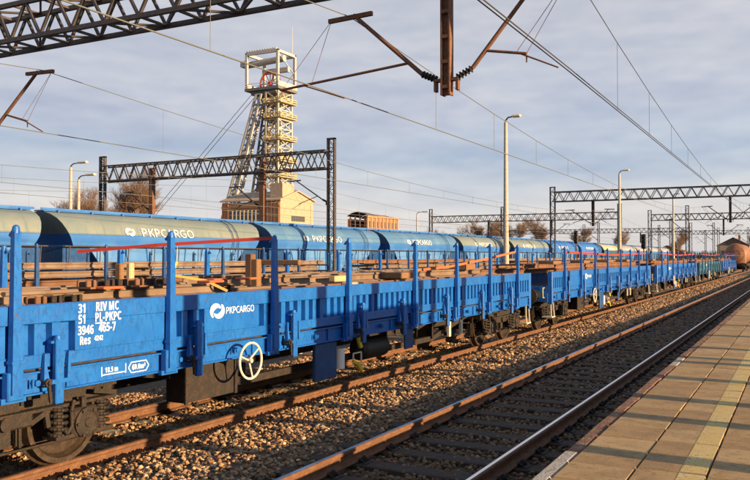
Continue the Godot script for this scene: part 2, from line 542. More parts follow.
func railway(label: String, left: float, y: float, t0: float, t1: float, phase: float, pitch: float, wooden: bool, top: Material, t_pieces: float) -> void:
	var o := thing("railway_track", label, "track", V(left, y, 0), "parallel railway tracks")
	for s in [-1.0, 1.0]:
		mesh_part("rail", rail_mesh(-t1, -t0, M.rail_rust, top), o, Vector3(0.75 * s, 0, 0))
	var meshes := []
	for k in 4:
		var mb := MB.new()
		if wooden: mb.bev(Vector3(rng.randf_range(-0.03, 0.03), -0.158 - 0.075, 0), Vector3(2.5 + rng.randf_range(-0.06, 0.06), 0.15, 0.25), 0.012)
		else: mb.bev(Vector3(0, -0.158 - 0.09, 0), Vector3(2.5, 0.18, 0.27), 0.03)
		meshes.append(mb.mesh())
	var fm := fastening_mesh()
	var far := MB.new()
	var t := phase
	while t - pitch > t0: t -= pitch
	while t < t1:
		if t < t_pieces:
			var sl := part("sleeper", meshes[rng.randi() % 4], M.wood_dark if wooden else M.pale_concrete, o, Vector3(0, rng.randf_range(-0.004, 0.0), -t))
			for s in [-1.0, 1.0]: part("fastening", fm, M.iron, sl, Vector3(0.75 * s, 0, 0))
		else:
			far.box(Vector3(0, -0.158 - 0.07, -t), Vector3(2.5, 0.14, 0.25))
		t += pitch
	if far.v.size() > 0:
		var fo := part("sleepers", far, M.wood_dark if wooden else M.pale_concrete, o)
		fo.set_meta("kind", "stuff")

# ---------------------------------------------------------------- wagons
func W(x: float, y: float, w: float) -> Vector3: return Vector3(x, y, -w)

const STAKES := [-7.27, -5.25, -3.24, -1.23, 1.23, 3.24, 5.25, 7.27]

# one drop side between two stakes, from w = -l/2 to l/2 about its middle, facing +x; flat = [from, to] without ribs
func side_panel_mesh(l: float, flat: Array) -> ArrayMesh:
	var mb := MB.new()
	var h := l / 2 - 0.012
	mb.box(W(1.262, 1.42, 0), Vector3(0.03, 0.58, h * 2))
	mb.box(W(1.295, 1.66, 0), Vector3(0.04, 0.12, h * 2 - 0.004))
	mb.bev(W(1.325, 1.632, 0), Vector3(0.102, 0.18, h * 2), 0.008)
	mb.bev(W(1.318, 1.187, 0), Vector3(0.084, 0.13, h * 2), 0.008)
	if flat.size():
		mb.box(W(1.324, 1.397, (flat[0] + flat[1]) / 2), Vector3(0.094, 0.292, flat[1] - flat[0]))
	var nr := int(round(l / 0.205))
	for i in nr:
		var w := -l / 2 + (i + 0.5) * l / nr
		if flat.size() and w + 0.07 > flat[0] and w - 0.07 < flat[1]: continue
		# a pressed rib with slanted flanks
		var a := 0.054
		var b := 0.048
		for k in [[-a, -b, 1.277, 1.356], [-b, b, 1.356, 1.356], [b, a, 1.356, 1.277]]:
			mb.quad(W(k[2], 1.25, w + k[0]), W(k[3], 1.25, w + k[1]), W(k[3], 1.545, w + k[1]), W(k[2], 1.545, w + k[0]))
	return mb.mesh()

func stake_mesh() -> ArrayMesh:
	var mb := MB.new()
	# pocket on the sole bar
	mb.bev(W(1.395, 1.0, 0), Vector3(0.09, 0.26, 0.17), 0.01)
	mb.box(W(1.385, 0.875, 0), Vector3(0.05, 0.05, 0.26))
	# tapering post
	var y0 := 0.93
	var y1 := 2.40
	var a := [W(1.392, y0, -0.058), W(1.465, y0, -0.058), W(1.465, y0, 0.058), W(1.392, y0, 0.058)]
	var b := [W(1.392, y1, -0.034), W(1.445, y1, -0.034), W(1.445, y1, 0.034), W(1.392, y1, 0.034)]
	for i in 4:
		mb.quad(a[i], a[(i + 1) % 4], b[(i + 1) % 4], b[i])
	# rounded nose
	mb.lathe(W(1.418, 2.395, 0), Vector3.UP, [[0.036, -0.01], [0.036, 0.02], [0.030, 0.05], [0.016, 0.064], [0.0, 0.068]], 10)
	mb.bar(W(1.40, 2.42, 0), W(1.34, 2.36, 0), 0.025, 0.025)
	# cleats down the outer face
	for y in [1.22]: mb.box(W(1.435, y, 0), Vector3(0.08, 0.03, 0.14))
	return mb.mesh()

# hinge bracket between the stakes: stub post, two leaning gussets
func bracket_mesh() -> ArrayMesh:
	var mb := MB.new()
	mb.bev(W(1.42, 1.08, 0), Vector3(0.06, 0.62, 0.10), 0.010)
	mb.tube(W(1.41, 1.37, 0), W(1.41, 1.42, 0), 0.045, 0.03, 8)
	mb.box(W(1.42, 0.99, 0), Vector3(0.075, 0.04, 0.20))
	mb.box(W(1.395, 1.36, 0), Vector3(0.05, 0.025, 0.17))
	for s in [-1.0, 1.0]:
		var p := [W(1.37, 0.98, 0.10 * s), W(1.37, 1.26, 0.14 * s), W(1.37, 0.96, 0.17 * s)]
		var q := [W(1.43, 0.98, 0.10 * s), W(1.40, 1.26, 0.14 * s), W(1.43, 0.96, 0.17 * s)]
		if s > 0: mb.tri(q[0], q[2], q[1])
		else: mb.tri(q[0], q[1], q[2])
		for i in 3: mb.quad(p[i], p[(i + 1) % 3], q[(i + 1) % 3], q[i])
	return mb.mesh()

func latch_mesh() -> ArrayMesh:
	var mb := MB.new()
	mb.tube(W(1.36, 0.985, -0.13), W(1.45, 0.985, -0.13), 0.05, 0.04, 8)
	mb.tube(W(1.44, 0.985, -0.13), W(1.47, 0.985, -0.13), 0.022, 0.022, 6)
	mb.bar(W(1.45, 0.96, -0.13), W(1.44, 0.80, -0.10), 0.03, 0.02)
	return mb.mesh()

func wheel_mesh() -> ArrayMesh:
	var mb := MB.new()
	# outer face towards +x, axle along x
	mb.lathe(Vector3.ZERO, Vector3.RIGHT, [[0.0, -0.02], [0.1, -0.02], [0.37, -0.03], [0.40, -0.068], [0.488, -0.066], [0.49, -0.05], [0.466, -0.035], [0.462, 0.0], [0.455, 0.068], [0.40, 0.068], [0.395, 0.045], [0.36, -0.005], [0.14, 0.015], [0.10, 0.03], [0.09, 0.07], [0.0, 0.07]], 32)
	return mb.mesh()

func coil_mesh(r: float, h: float, turns: float, wire: float) -> ArrayMesh:
	var mb := MB.new()
	var pts := []
	var nn := int(turns * 18)
	for i in nn + 1:
		var a := TAU * turns * i / nn
		pts.append(Vector3(cos(a) * r, h * i / nn, sin(a) * r))
	mb.path(pts, wire, 5)
	mb.tube(Vector3(0, 0, 0), Vector3(0, h, 0), r * 0.62, r * 0.62, 8)
	return mb.mesh()

var wheel_m: ArrayMesh
var coil_m: ArrayMesh
func bogie(parent: Node3D, w: float) -> void:
	var b := Node3D.new()
	b.name = "bogie"
	parent.add_child(b, true)
	b.position = W(0, 0, w)
	var f := MB.new()
	for s in [-1.0, 1.0]:
		# side frame: top channel, dropped middle, horn guides
		var x: float = 1.0 * s
		f.box(W(x, 0.80, 0), Vector3(0.16, 0.03, 2.75))
		f.box(W(x, 0.66, 0), Vector3(0.16, 0.03, 2.75))
		f.box(W(x - 0.05 * s, 0.73, 0), Vector3(0.03, 0.12, 2.75))
		f.bev(W(x, 0.59, 0), Vector3(0.12, 0.15, 0.66), 0.02)
		for d in [-1.0, 1.0]: f.bar(W(x, 0.54, 0.30 * d), W(x, 0.64, 0.52 * d), 0.11, 0.05)
		f.box(W(x + 0.02 * s, 0.44, 0), Vector3(0.05, 0.16, 0.16))
		f.tube(W(x - 0.02 * s, 0.59, 0.0), W(x + 0.10 * s, 0.59, 0.0), 0.07, 0.07, 10)
		for a in [-0.9, 0.9]:
			for d in [-0.165, 0.165]: f.box(W(x + 0.01 * s, 0.55, a + d), Vector3(0.11, 0.24, 0.035))
			f.bar(W(x + 0.03 * s, 0.66, a - 0.42), W(x + 0.05 * s, 0.47, a - 0.40), 0.05, 0.04)
			f.path([W(x + 0.10 * s, 0.70, a - 0.12), W(x + 0.12 * s, 0.60, a - 0.17), W(x + 0.12 * s, 0.45, a - 0.16), W(x + 0.12 * s, 0.38, a - 0.22), W(x + 0.12 * s, 0.45, a - 0.27)], 0.022, 6)
			f.box(W(x + 0.09 * s, 0.67, a), Vector3(0.05, 0.10, 0.06))
		# brake rods and shoes outside the wheels
		f.tube(W(x * 0.90, 0.27, -1.5), W(x * 0.90, 0.27, 1.5), 0.016, 0.016, 6)
		for a in [-1.45, -0.36, 0.36, 1.45]:
			f.box(W(0.75 * s, 0.44, a), Vector3(0.10, 0.30, 0.07))
			f.bar(W(0.80 * s, 0.24, a), W(0.80 * s, 0.72, a * 0.98), 0.03, 0.05)
		# side bearer and lifting lug
		f.box(W(0.85 * s, 0.84, 0), Vector3(0.3, 0.07, 0.3))
		f.bar(W(1.09 * s, 0.76, 1.05), W(1.09 * s, 0.70, 1.36), 0.02, 0.05)
	f.box(W(0, 0.68, 0), Vector3(2.0, 0.20, 0.42))
	for a in [-1.32, 1.32]: f.box(W(0, 0.73, a), Vector3(2.0, 0.10, 0.12))
	part("frame", f, M.iron, b)
	for a in [-0.9, 0.9]:
		part("axle", MB.new().tube(W(-1.1, 0.462, a), W(1.1, 0.462, a), 0.075, 0.075, 10), M.iron, b)
		for s in [-1.0, 1.0]:
			var wl := part("wheel", wheel_m, M.wheel, b, W(0.75 * s, 0.462, a))
			if s < 0: wl.rotation.y = PI
			var ab := MB.new()
			ab.bev(W(1.05 * s, 0.47, a), Vector3(0.20, 0.30, 0.34), 0.03)
			ab.lathe(W(1.10 * s, 0.462, a), Vector3(s, 0, 0), [[0.155, 0.0], [0.155, 0.07], [0.125, 0.085], [0.115, 0.075], [0.05, 0.075], [0.04, 0.09], [0.0, 0.09]], 16)
			for k in 6:
				var an := TAU * k / 6
				ab.tube(W(1.17 * s, 0.462 + 0.135 * sin(an), a + 0.135 * cos(an)), W(1.195 * s, 0.462 + 0.135 * sin(an), a + 0.135 * cos(an)), 0.016, 0.016, 6)
			ab.box(W(1.04 * s, 0.352, a), Vector3(0.2, 0.035, 0.74))
			part("axle_box", ab, M.iron, b)
			for d in [-0.275, 0.275]: part("spring", coil_m, M.iron, b, W(1.04 * s, 0.37, a + d))

func buffer_mesh() -> ArrayMesh:
	var mb := MB.new()
	# along -z from the headstock
	mb.lathe(Vector3.ZERO, Vector3(0, 0, -1), [[0.17, 0.0], [0.17, 0.04], [0.11, 0.06], [0.10, 0.36], [0.075, 0.37], [0.075, 0.50], [0.15, 0.53], [0.24, 0.545], [0.235, 0.575], [0.0, 0.595]], 18)
	return mb.mesh()

func handwheel_mesh() -> ArrayMesh:
	var mb := MB.new()
	var pts := []
	for i in 33: pts.append(Vector3(0, sin(TAU * i / 32) * 0.225, cos(TAU * i / 32) * 0.225))
	mb.path(pts, 0.017, 6)
	for k in 3:
		var a := TAU * k / 3 + 0.35
		mb.tube(Vector3(-0.03, 0, 0), Vector3(0, sin(a) * 0.22, cos(a) * 0.22), 0.013, 0.011, 6)
	mb.tube(Vector3(-0.16, 0, 0), Vector3(0.02, 0, 0), 0.028, 0.028, 8)
	return mb.mesh()

# open wagon with drop sides and stakes; x = 1.37 is the side towards the camera
func stake_wagon(label: String, at: Vector3, full: bool, paint: Material, group: String) -> Node3D:
	var o := thing("stake_wagon", label, "wagon", at, group)
	var edges := [-8.5] + STAKES + [8.5]
	var cache := {}
	var sm := stake_mesh()
	var bm := bracket_mesh()
	var lm := latch_mesh()
	for side in [1.0, -1.0]:
		for i in (9 if full else 0):
			var l: float = edges[i + 1] - edges[i]
			var flat := []
			if side > 0 and i == 1: flat = [-0.29, 0.96]
			if side > 0 and i == 2: flat = [-0.37, 0.70]
			var key := "%.2f %s" % [l, flat]
			if not cache.has(key): cache[key] = side_panel_mesh(l, flat)
			var p := part("side_panel", cache[key], paint, o, W(0, 0, (edges[i] + edges[i + 1]) / 2))
			if side < 0: p.rotation.y = PI
		for w in STAKES:
			var s := part("stake", sm, paint, o, W(0, -0.14 if side < 0 else 0.0, w))
			if side < 0: s.rotation.y = PI
			if full and side > 0:
				var bw: float = w - signf(w) * 0.48
				var b := part("hinge_bracket", bm, paint, o, W(0, 0, bw))
				part("latch", lm, M.iron, b)
		# sole bar: channel with flanges
		var sb := MB.new()
		sb.box(W(1.29 * side, 0.985, 0), Vector3(0.06, 0.20, 17.0))
		sb.bev(W(1.30 * side, 0.885, 0), Vector3(0.12, 0.02, 17.0), 0.004)
		sb.bev(W(1.30 * side, 1.085, 0), Vector3(0.12, 0.02, 17.0), 0.004)
		if side > 0:
			for w in [-8.25, -7.0, -5.05, -4.0, -2.1, 0.0, 2.1, 4.0, 5.95, 6.62]:
				sb.tube(W(1.32, 0.99, w), W(1.40, 0.99, w), 0.03, 0.03, 8)
				sb.bar(W(1.385, 1.03, w - 0.05), W(1.385, 0.95, w - 0.05), 0.02, 0.02)
				sb.box(W(1.33, 0.985, w + 0.4), Vector3(0.03, 0.17, 0.05))
		part("sole_bar", sb, paint, o)
		# corner posts carry the sides' ends
		for e in [-1.0, 1.0]:
			part("corner_post", MB.new().bev(W(1.31 * side, 1.26, 8.46 * e), Vector3(0.14, 0.94, 0.12), 0.012), paint, o)
	for e in [-1.0, 1.0]:
		var ew := MB.new()
		ew.box(W(0, 1.20, 8.50 * e), Vector3(2.48, 0.20, 0.04))
		for k in 7: ew.box(W(-1.05 + k * 0.35, 1.20, 8.535 * e), Vector3(0.08, 0.18, 0.04))
		ew.box(W(0, 0.98, 8.52 * e), Vector3(2.5, 0.24, 0.10))
		part("end_wall", ew, paint, o)
	var fl := MB.new()
	fl.box(W(0, 1.12, 0), Vector3(2.56, 0.05, 16.9))
	part("floor", fl, M.wood_dark, o)
	var uf := MB.new()
	uf.bev(W(0, 0.80, 0), Vector3(0.36, 0.55, 12.0), 0.02)
	uf.box(W(0, 0.98, 0), Vector3(0.5, 0.2, 16.8))
	for k in 9: uf.box(W(0, 1.0, -6.8 + k * 1.7), Vector3(2.44, 0.18, 0.12))
	for s in [-1.0, 1.0]:
		# trussed underframe
		uf.bar(W(0.85 * s, 0.88, -5.5), W(0.85 * s, 0.46, -3.2), 0.08, 0.10)
		uf.bar(W(0.85 * s, 0.46, -3.2), W(0.85 * s, 0.46, 3.2), 0.08, 0.10)
		uf.bar(W(0.85 * s, 0.46, 3.2), W(0.85 * s, 0.88, 5.5), 0.08, 0.10)
		for k in [-3.2, -1.1, 1.1, 3.2]: uf.box(W(0.85 * s, 0.68, k), Vector3(0.07, 0.42, 0.07))
	part("underframe", uf, M.iron, o)
	if full:
		var br := MB.new()
		br.box(W(0.98, 0.64, -4.2), Vector3(0.30, 0.48, 0.95))
		br.box(W(1.14, 0.64, -4.67), Vector3(0.03, 0.5, 0.05))
		br.box(W(1.14, 0.64, -3.72), Vector3(0.03, 0.5, 0.05))
		part("battery_box", br, M.iron, o)
		var rs := MB.new()
		rs.lathe(W(1.0, 0.58, 0.25), Vector3(0, 0, -1), [[0.0, -0.5], [0.14, -0.47], [0.19, -0.4], [0.19, 0.4], [0.14, 0.47], [0.0, 0.5]], 16)
		part("air_reservoir", rs, M.black_iron, o)
		part("brake_panel", MB.new().bev(W(1.28, 0.58, -1.72), Vector3(0.06, 0.56, 0.62), 0.008), M.blue_dark, o)
		part("tank", MB.new().tube(W(1.22, 0.40, -1.18), W(1.22, 0.72, -1.18), 0.085, 0.085, 12), M.white, o)
		var lv := MB.new()
		part("brake_lever", MB.new().bar(W(1.38, 0.86, -0.86), W(1.40, 0.70, -0.80), 0.05, 0.05), M.yellow, o)
		lv.bar(W(1.40, 0.46, -0.92), W(1.40, 0.32, -0.78), 0.05, 0.06)
		lv.bar(W(1.40, 0.46, -0.92), W(1.36, 0.50, -1.0), 0.04, 0.04)
		part("brake_lever", lv, M.yellow, o)
		var fr := MB.new()
		for q in [[0.62, -0.85], [0.44, -0.85]]: fr.box(W(1.36, q[0], q[1]), Vector3(0.02, 0.02, 0.26))
		for q in [-0.98, -0.72]: fr.box(W(1.36, 0.53, q), Vector3(0.02, 0.18, 0.02))
		part("changeover_plate", fr, M.cream, o)
		part("handwheel", handwheel_mesh(), M.cream, o, W(1.56, 0.86, -3.95))
		part("label_holder", MB.new().bev(W(1.34, 0.72, 1.1), Vector3(0.03, 0.46, 0.34), 0.006), M.blue_dark, o)
		for w in [3.1, 3.75]:
			part("release_valve", MB.new().box(W(1.30, 0.66, w), Vector3(0.05, 0.26, 0.10)).box(W(1.30, 0.80, w), Vector3(0.03, 0.06, 0.16)), M.cream, o)
		for e in [-1.0, 1.0]:
			for s in [-1.0, 1.0]:
				var bf := part("buffer", buffer_m, M.black_iron, o, W(0.875 * s, 1.04, 8.57 * e))
				if e < 0: bf.rotation.y = PI
			var st := MB.new()
			st.box(W(1.22, 0.42, 8.35 * e), Vector3(0.3, 0.03, 0.34))
			st.bar(W(1.34, 0.42, 8.2 * e), W(1.31, 0.9, 8.25 * e), 0.03, 0.03)
			st.bar(W(1.34, 0.42, 8.5 * e), W(1.31, 0.9, 8.47 * e), 0.03, 0.03)
			part("step", st, M.cream, o)
			part("grab_rail", MB.new().path([W(1.16, 0.98, 8.6 * e), W(1.16, 0.98, 8.72 * e), W(1.16, 1.26, 8.72 * e), W(1.16, 1.26, 8.58 * e)], 0.014, 6), M.yellow, o)
			var cp := MB.new()
			cp.bar(W(0, 1.0, 8.57 * e), W(0, 0.98, 8.95 * e), 0.07, 0.10)
			cp.tube(W(-0.08, 0.96, 8.95 * e), W(0.08, 0.96, 8.95 * e), 0.03, 0.03, 8)
			cp.bar(W(0.05, 0.96, 8.95 * e), W(0.03, 0.62, 9.1 * e), 0.035, 0.05)
			cp.path([W(0.35, 0.9, 8.57 * e), W(0.35, 0.72, 8.8 * e), W(0.33, 0.55, 9.0 * e), W(0.30, 0.6, 9.3 * e)], 0.025, 6)
			part("coupling", cp, M.black_iron, o)
		bogie(o, -7.1)
		bogie(o, 7.1)
	return o

var buffer_m: ArrayMesh

# covered hopper wagon; half length 7.2
func hopper_wagon(label: String, at: Vector3, roof: Material, low: Material) -> Node3D:
	var o := thing("hopper_wagon", label, "wagon", at, "covered hopper wagons in the long train")
	var prof := [Vector2(1.36, 2.62), Vector2(1.42, 2.80), Vector2(1.45, 3.0), Vector2(1.43, 3.14), Vector2(1.36, 3.34), Vector2(1.22, 3.60), Vector2(1.00, 3.83), Vector2(0.66, 4.02), Vector2(0.3, 4.12), Vector2(0.0, 4.14)]
	var hl := func(y: float) -> float: return lerpf(6.6, 7.3, pow(clampf((y - 2.62) / 1.52, 0, 1), 0.85))
	var make := func(a: int, b: int) -> MB:
		var mb := MB.new()
		for s in [1.0, -1.0]:
			for i in range(a, b):
				var p: Vector2 = prof[i]
				var q: Vector2 = prof[i + 1]
				var h0: float = hl.call(p.y)
				var h1: float = hl.call(q.y)
				var n0 := Vector3(1, 0.0 if i == 0 else (prof[i - 1].x - q.x) / maxf(0.01, q.y - prof[i - 1].y), 0).normalized()
				var j := mini(i + 2, prof.size() - 1)
				var n1 := Vector3(1, (p.x - prof[j].x) / maxf(0.01, prof[j].y - p.y), 0).normalized()
				if i == prof.size() - 2: n1 = Vector3.UP
				n0.x *= s
				n1.x *= s
				var A := W(p.x * s, p.y, -h0)
				var B := W(p.x * s, p.y, h0)
				var C := W(q.x * s, q.y, h1)
				var D := W(q.x * s, q.y, -h1)
				if s > 0:
					mb.trin(A, B, C, n0, n0, n1); mb.trin(A, C, D, n0, n1, n1)
				else:
					mb.trin(B, A, D, n0, n0, n1); mb.trin(B, D, C, n0, n1, n1)
		for e in [1.0, -1.0]:
			for i in range(a, b):
				var p2: Vector2 = prof[i]
				var q2: Vector2 = prof[i + 1]
				var k0: float = hl.call(p2.y) * e
				var k1: float = hl.call(q2.y) * e
				if e > 0: mb.quad(W(p2.x, p2.y, k0), W(-p2.x, p2.y, k0), W(-q2.x, q2.y, k1), W(q2.x, q2.y, k1))
				else: mb.quad(W(-p2.x, p2.y, k0), W(p2.x, p2.y, k0), W(q2.x, q2.y, k1), W(-q2.x, q2.y, k1))
		return mb
	part("roof", make.call(3, 9), roof, o)
	part("upper_hull", make.call(0, 3), M.hop_blue if low == M.hop_low else low, o)
	# lower hull with chutes
	var lo := MB.new()
	lo.quad(W(1.20, 1.15, -4.4), W(1.20, 1.15, 4.4), W(1.28, 2.62, 5.7), W(1.28, 2.62, -5.7))
	lo.quad(W(-1.20, 1.15, 4.4), W(-1.20, 1.15, -4.4), W(-1.28, 2.62, -5.7), W(-1.28, 2.62, 5.7))
	for e in [1.0, -1.0]: lo.quad(W(1.2 * e, 1.15, 4.4 * e), W(-1.2 * e, 1.15, 4.4 * e), W(-1.28 * e, 2.62, 5.7 * e), W(1.28 * e, 2.62, 5.7 * e))
	for k in 8: lo.bar(W(1.23, 1.15, -4.2 + k * 1.2), W(1.31, 2.6, -4.9 + k * 1.4), 0.05, 0.08)
	part("lower_hull", lo, low, o)
	var fr := MB.new()
	for s in [-1.0, 1.0]: fr.box(W(1.25 * s, 1.06, 0), Vector3(0.14, 0.24, 13.9))
	fr.box(W(0, 1.06, 0), Vector3(2.4, 0.2, 13.6))
	part("underframe", fr, M.blue_dark, o)
	for e in [-1.0, 1.0]: part("end_cabinet", MB.new().bev(W(0, 1.92, 6.3 * e), Vector3(2.5, 1.46, 1.5), 0.04), M.blue_dark, o)
	# side pipe with posts, roof walkway, ladder
	var hr := MB.new()
	hr.tube(W(1.50, 2.60, -7.2), W(1.50, 2.60, 7.2), 0.035, 0.035, 6)
	for k in 9: hr.tube(W(1.50, 2.60, -6.9 + k * 1.72), W(1.40, 1.15, -6.9 + k * 1.72), 0.025, 0.025, 5)
	part("handrail", hr, M.steel_dark, o)
	var wk := MB.new()
	wk.box(W(0.0, 4.17, 0), Vector3(0.6, 0.05, 14.6))
	wk.box(W(0.32, 4.24, 0), Vector3(0.04, 0.10, 14.9))
	for k in 8: wk.box(W(0.2, 4.15, -6.6 + k * 1.9), Vector3(0.5, 0.12, 0.08))
	part("walkway", wk, M.hop_blue, o)
	var ld := MB.new()
	for w in [-0.22, 0.22]:
		var pts := []
		for p in [Vector2(1.34, 1.2), Vector2(1.50, 2.6), Vector2(1.56, 3.05), Vector2(1.40, 3.48), Vector2(1.05, 3.92), Vector2(0.5, 4.2)]: pts.append(W(p.x, p.y, w + 4.6))
		ld.path(pts, 0.025, 5)
	for y in 5: ld.tube(W(1.36 + 0.03 * y, 1.4 + y * 0.3, 4.38), W(1.36 + 0.03 * y, 1.4 + y * 0.3, 4.82), 0.015, 0.015, 5)
	part("ladder", ld, M.blue_dark, o)
	for e in [-1.0, 1.0]:
		for s in [-1.0, 1.0]:
			var bf := part("buffer", buffer_m, M.black_iron, o, W(0.875 * s, 1.06, 6.98 * e))
			if e < 0: bf.rotation.y = PI
		# end struts between hull and headstock
		for s in [-1.0, 1.0]: part("end_strut", MB.new().bar(W(1.1 * s, 1.15, 6.8 * e), W(1.15 * s, 2.75, 6.0 * e), 0.1, 0.1), M.blue_dark, o)
	bogie(o, -5.0)
	bogie(o, 5.0)
	var em := part("emblem", emblem(0.42), M.white, o, W(1.462, 3.14, -2.65))
	em.rotation.z = 0.40
	em.position = W(1.41, 3.31, -3.3)
	var tx := lettering("lettering", "PKPCARGO", 0.42, 1.12, M.white, o, W(1.425, 3.29, -2.75))
	tx.transform = Transform3D(Basis(Vector3(0, 0, 1), 0.40) * Basis(Vector3.UP, PI / 2).scaled_local(Vector3(1.3, 1, 1)), W(1.415, 3.30, -2.6))
	return o

# ---------------------------------------------------------------- overhead line structures
# box lattice girder across the tracks from left a to left b at t
func girder(a: float, b: float, y0: float, y1: float, depth: float, bay: float, fat: float) -> MB:
	var mb := MB.new()
	var d := depth / 2
	for y in [y0, y1]:
		for z in [-d, d]: mb.bar(Vector3(-a, y, z), Vector3(-b, y, z), fat, fat)
	var nb := int(ceil(absf(b - a) / bay))
	for i in nb:
		var p := lerpf(a, b, float(i) / nb)
		var m := lerpf(a, b, (i + 0.5) / nb)
		var q := lerpf(a, b, float(i + 1) / nb)
		for z in [-d, d]:
			mb.bar(Vector3(-p, y0, z), Vector3(-m, y1, z), fat * 0.6, fat * 0.6)
			mb.bar(Vector3(-m, y1, z), Vector3(-q, y0, z), fat * 0.6, fat * 0.6)
		for y in [y0, y1]:
			mb.bar(Vector3(-p, y, -d), Vector3(-p, y, d), fat * 0.55, fat * 0.55)
			mb.bar(Vector3(-p, y, -d if i % 2 else d), Vector3(-q, y, d if i % 2 else -d), fat * 0.5, fat * 0.5)
	return mb

# lattice mast: two channels and crossing straps
func mast(h: float, wide: float, deep: float, fat: float) -> MB:
	var mb := MB.new()
	for s in [-1.0, 1.0]:
		mb.box(Vector3(s * wide / 2, h / 2, 0), Vector3(fat, h, deep))
	var step := wide * 1.15
	var y := 0.2
	var k := 1.0
	while y + step < h:
		for z in [-deep / 2 + 0.02, deep / 2 - 0.02]:
			mb.bar(Vector3(-k * wide / 2, y, z), Vector3(k * wide / 2, y + step, z), 0.05, 0.02)
			mb.bar(Vector3(-wide / 2, y, z), Vector3(wide / 2, y, z), 0.05, 0.02)
		y += step
		k = -k
	mb.box(Vector3(0, h - 0.05, 0), Vector3(wide + fat, 0.1, deep))
	return mb

# insulator: a row of discs from a to b
func insulator(a: Vector3, b: Vector3) -> MB:
	var mb := MB.new()
	var d := (b - a).normalized()
	var prof := [[0.03, 0.0]]
	var l := (b - a).length()
	var nn := int(l / 0.06)
	for i in nn:
		var h := l * (i + 0.5) / nn
		prof.append_array([[0.035, h - 0.02], [0.07, h - 0.008], [0.065, h + 0.01], [0.035, h + 0.015]])
	prof.append([0.03, l])
	return mb.lathe(a, d, prof, 10)

# hanging post at left p with cantilevers towards the tracks at lefts in arms; contact height cy, messenger height my
func hanger(o: Node3D, p: float, top: float, foot: float, arms: Array, cy: float, my: float, m: Material, fat := 0.18) -> void:
	var post := MB.new()
	for s in [-1.0, 1.0]: post.box(Vector3(-p + s * fat * 0.42, (top + foot) / 2, 0), Vector3(0.03, top - foot, fat))
	post.box(Vector3(-p, (top + foot) / 2, 0), Vector3(fat * 0.8, top - foot, 0.02))
	var yy := foot + 0.15
	while yy < top:
		post.box(Vector3(-p, yy, fat * 0.45), Vector3(fat * 0.9, 0.06, 0.015))
		yy += 0.45
	part("hanging_post", post, m, o)
	for a in arms: cantilever(o, p, fat, foot, a[0], a[1], cy, my, m)

# bracket, strut tube, head clamp, registration tube and steady arm from a post at left p to the track at left a
func cantilever(o: Node3D, p: float, fat: float, foot: float, a: float, reach: float, cy: float, my: float, m: Material) -> void:
	var dir := signf(a - p)
	var c := MB.new()
	var r := Vector3(-(p + dir * (fat * 0.5 + 0.10)), foot + 0.30, 0)
	var e := Vector3(-(p + dir * (fat * 0.5 + 0.40)), foot + 0.44, 0)
	var tip := Vector3(-(a - dir * 0.20), my - 0.05, 0)
	c.box(Vector3(-(p + dir * (fat * 0.5 + 0.07)), foot + 0.28, 0), Vector3(0.16, 0.05, 0.12))
	c.box(Vector3(-(p + dir * (fat * 0.5 + 0.12)), foot + 0.19, 0), Vector3(0.05, 0.22, 0.10))
	c.tube(e, tip, 0.042, 0.038, 8)
	c.bar(tip + Vector3(dir * 0.40, -0.02, 0), tip + Vector3(-dir * 0.55, -0.05, 0), 0.07, 0.08)
	var rt := e.lerp(tip, 0.18)
	var ro := Vector3(-(a + dir * reach), cy + 0.33, 0)
	c.tube(rt, ro, 0.026, 0.026, 7)
	c.tube(tip + Vector3(-dir * 0.5, -0.05, 0), rt.lerp(ro, 0.75), 0.006, 0.006, 4)
	c.tube(tip + Vector3(-dir * 0.5, -0.05, 0), ro, 0.006, 0.006, 4)
	c.tube(ro.lerp(rt, 0.18), Vector3(-a, cy + 0.03, 0), 0.017, 0.014, 6)
	c.tube(ro, ro + Vector3(0, -0.15, 0), 0.014, 0.014, 5)
	var cn := part("cantilever", c, m, o)
	part("insulator", insulator(r, e), M.iron, cn)

func portal(label: String, t: float, a: float, b: float, cols: Array, col_h: float, y0: float, y1: float, m: Material, rail_y := 0.0) -> Node3D:
	var o := thing("overhead_line_portal", label, "portal", V(0, 0, t), "lattice portals that carry the overhead lines")
	part("girder", girder(a, b, y0, y1, 0.85, 1.05, 0.10), m, o)
	for c in cols: part("mast", mast(col_h + 0.4, 0.46, 0.24, 0.10), M.steel_dark, o, Vector3(-c, -0.4, 0))
	return o

func overhead_line(label: String, left: float, spans: Array, cy: float, my: float, sag: float, twin: bool, m: Material, r: float) -> void:
	var o := thing("overhead_line", label, "wire", V(left, 0, 0), "overhead contact lines")
	for k in ([-0.03, 0.03] if twin else [0.0]):
		var pts := []
		for i in spans.size(): pts.append(Vector3(k + (0.12 if i % 2 else -0.12), cy, -spans[i]))
		part("contact_wire", MB.new().path(pts, r, 5), m, o)
	var mp := []
	var dr := []
	for i in spans.size() - 1:
		var l: float = spans[i + 1] - spans[i]
		var nn := 16 if l < 80.0 else 20
		for j in nn:
			var f := float(j) / nn
			var y := my - sag * 4.0 * f * (1.0 - f)
			mp.append(Vector3(lerpf(0.12 if i % 2 else -0.12, -0.12 if i % 2 else 0.12, f), y, -(spans[i] + l * f)))
			if j > 0 and spans[i] + l * f > 0.0 and spans[i] + l * f < 130.0: dr.append(mp[-1])
	mp.append(Vector3(0, my, -spans[-1]))
	part("messenger_wire", MB.new().path(mp, r * 0.85, 5), m, o)
	for d in dr:
		part("dropper", MB.new().tube(d, Vector3(d.x, cy, d.z), r * 0.45, r * 0.45, 4, false), m, o)

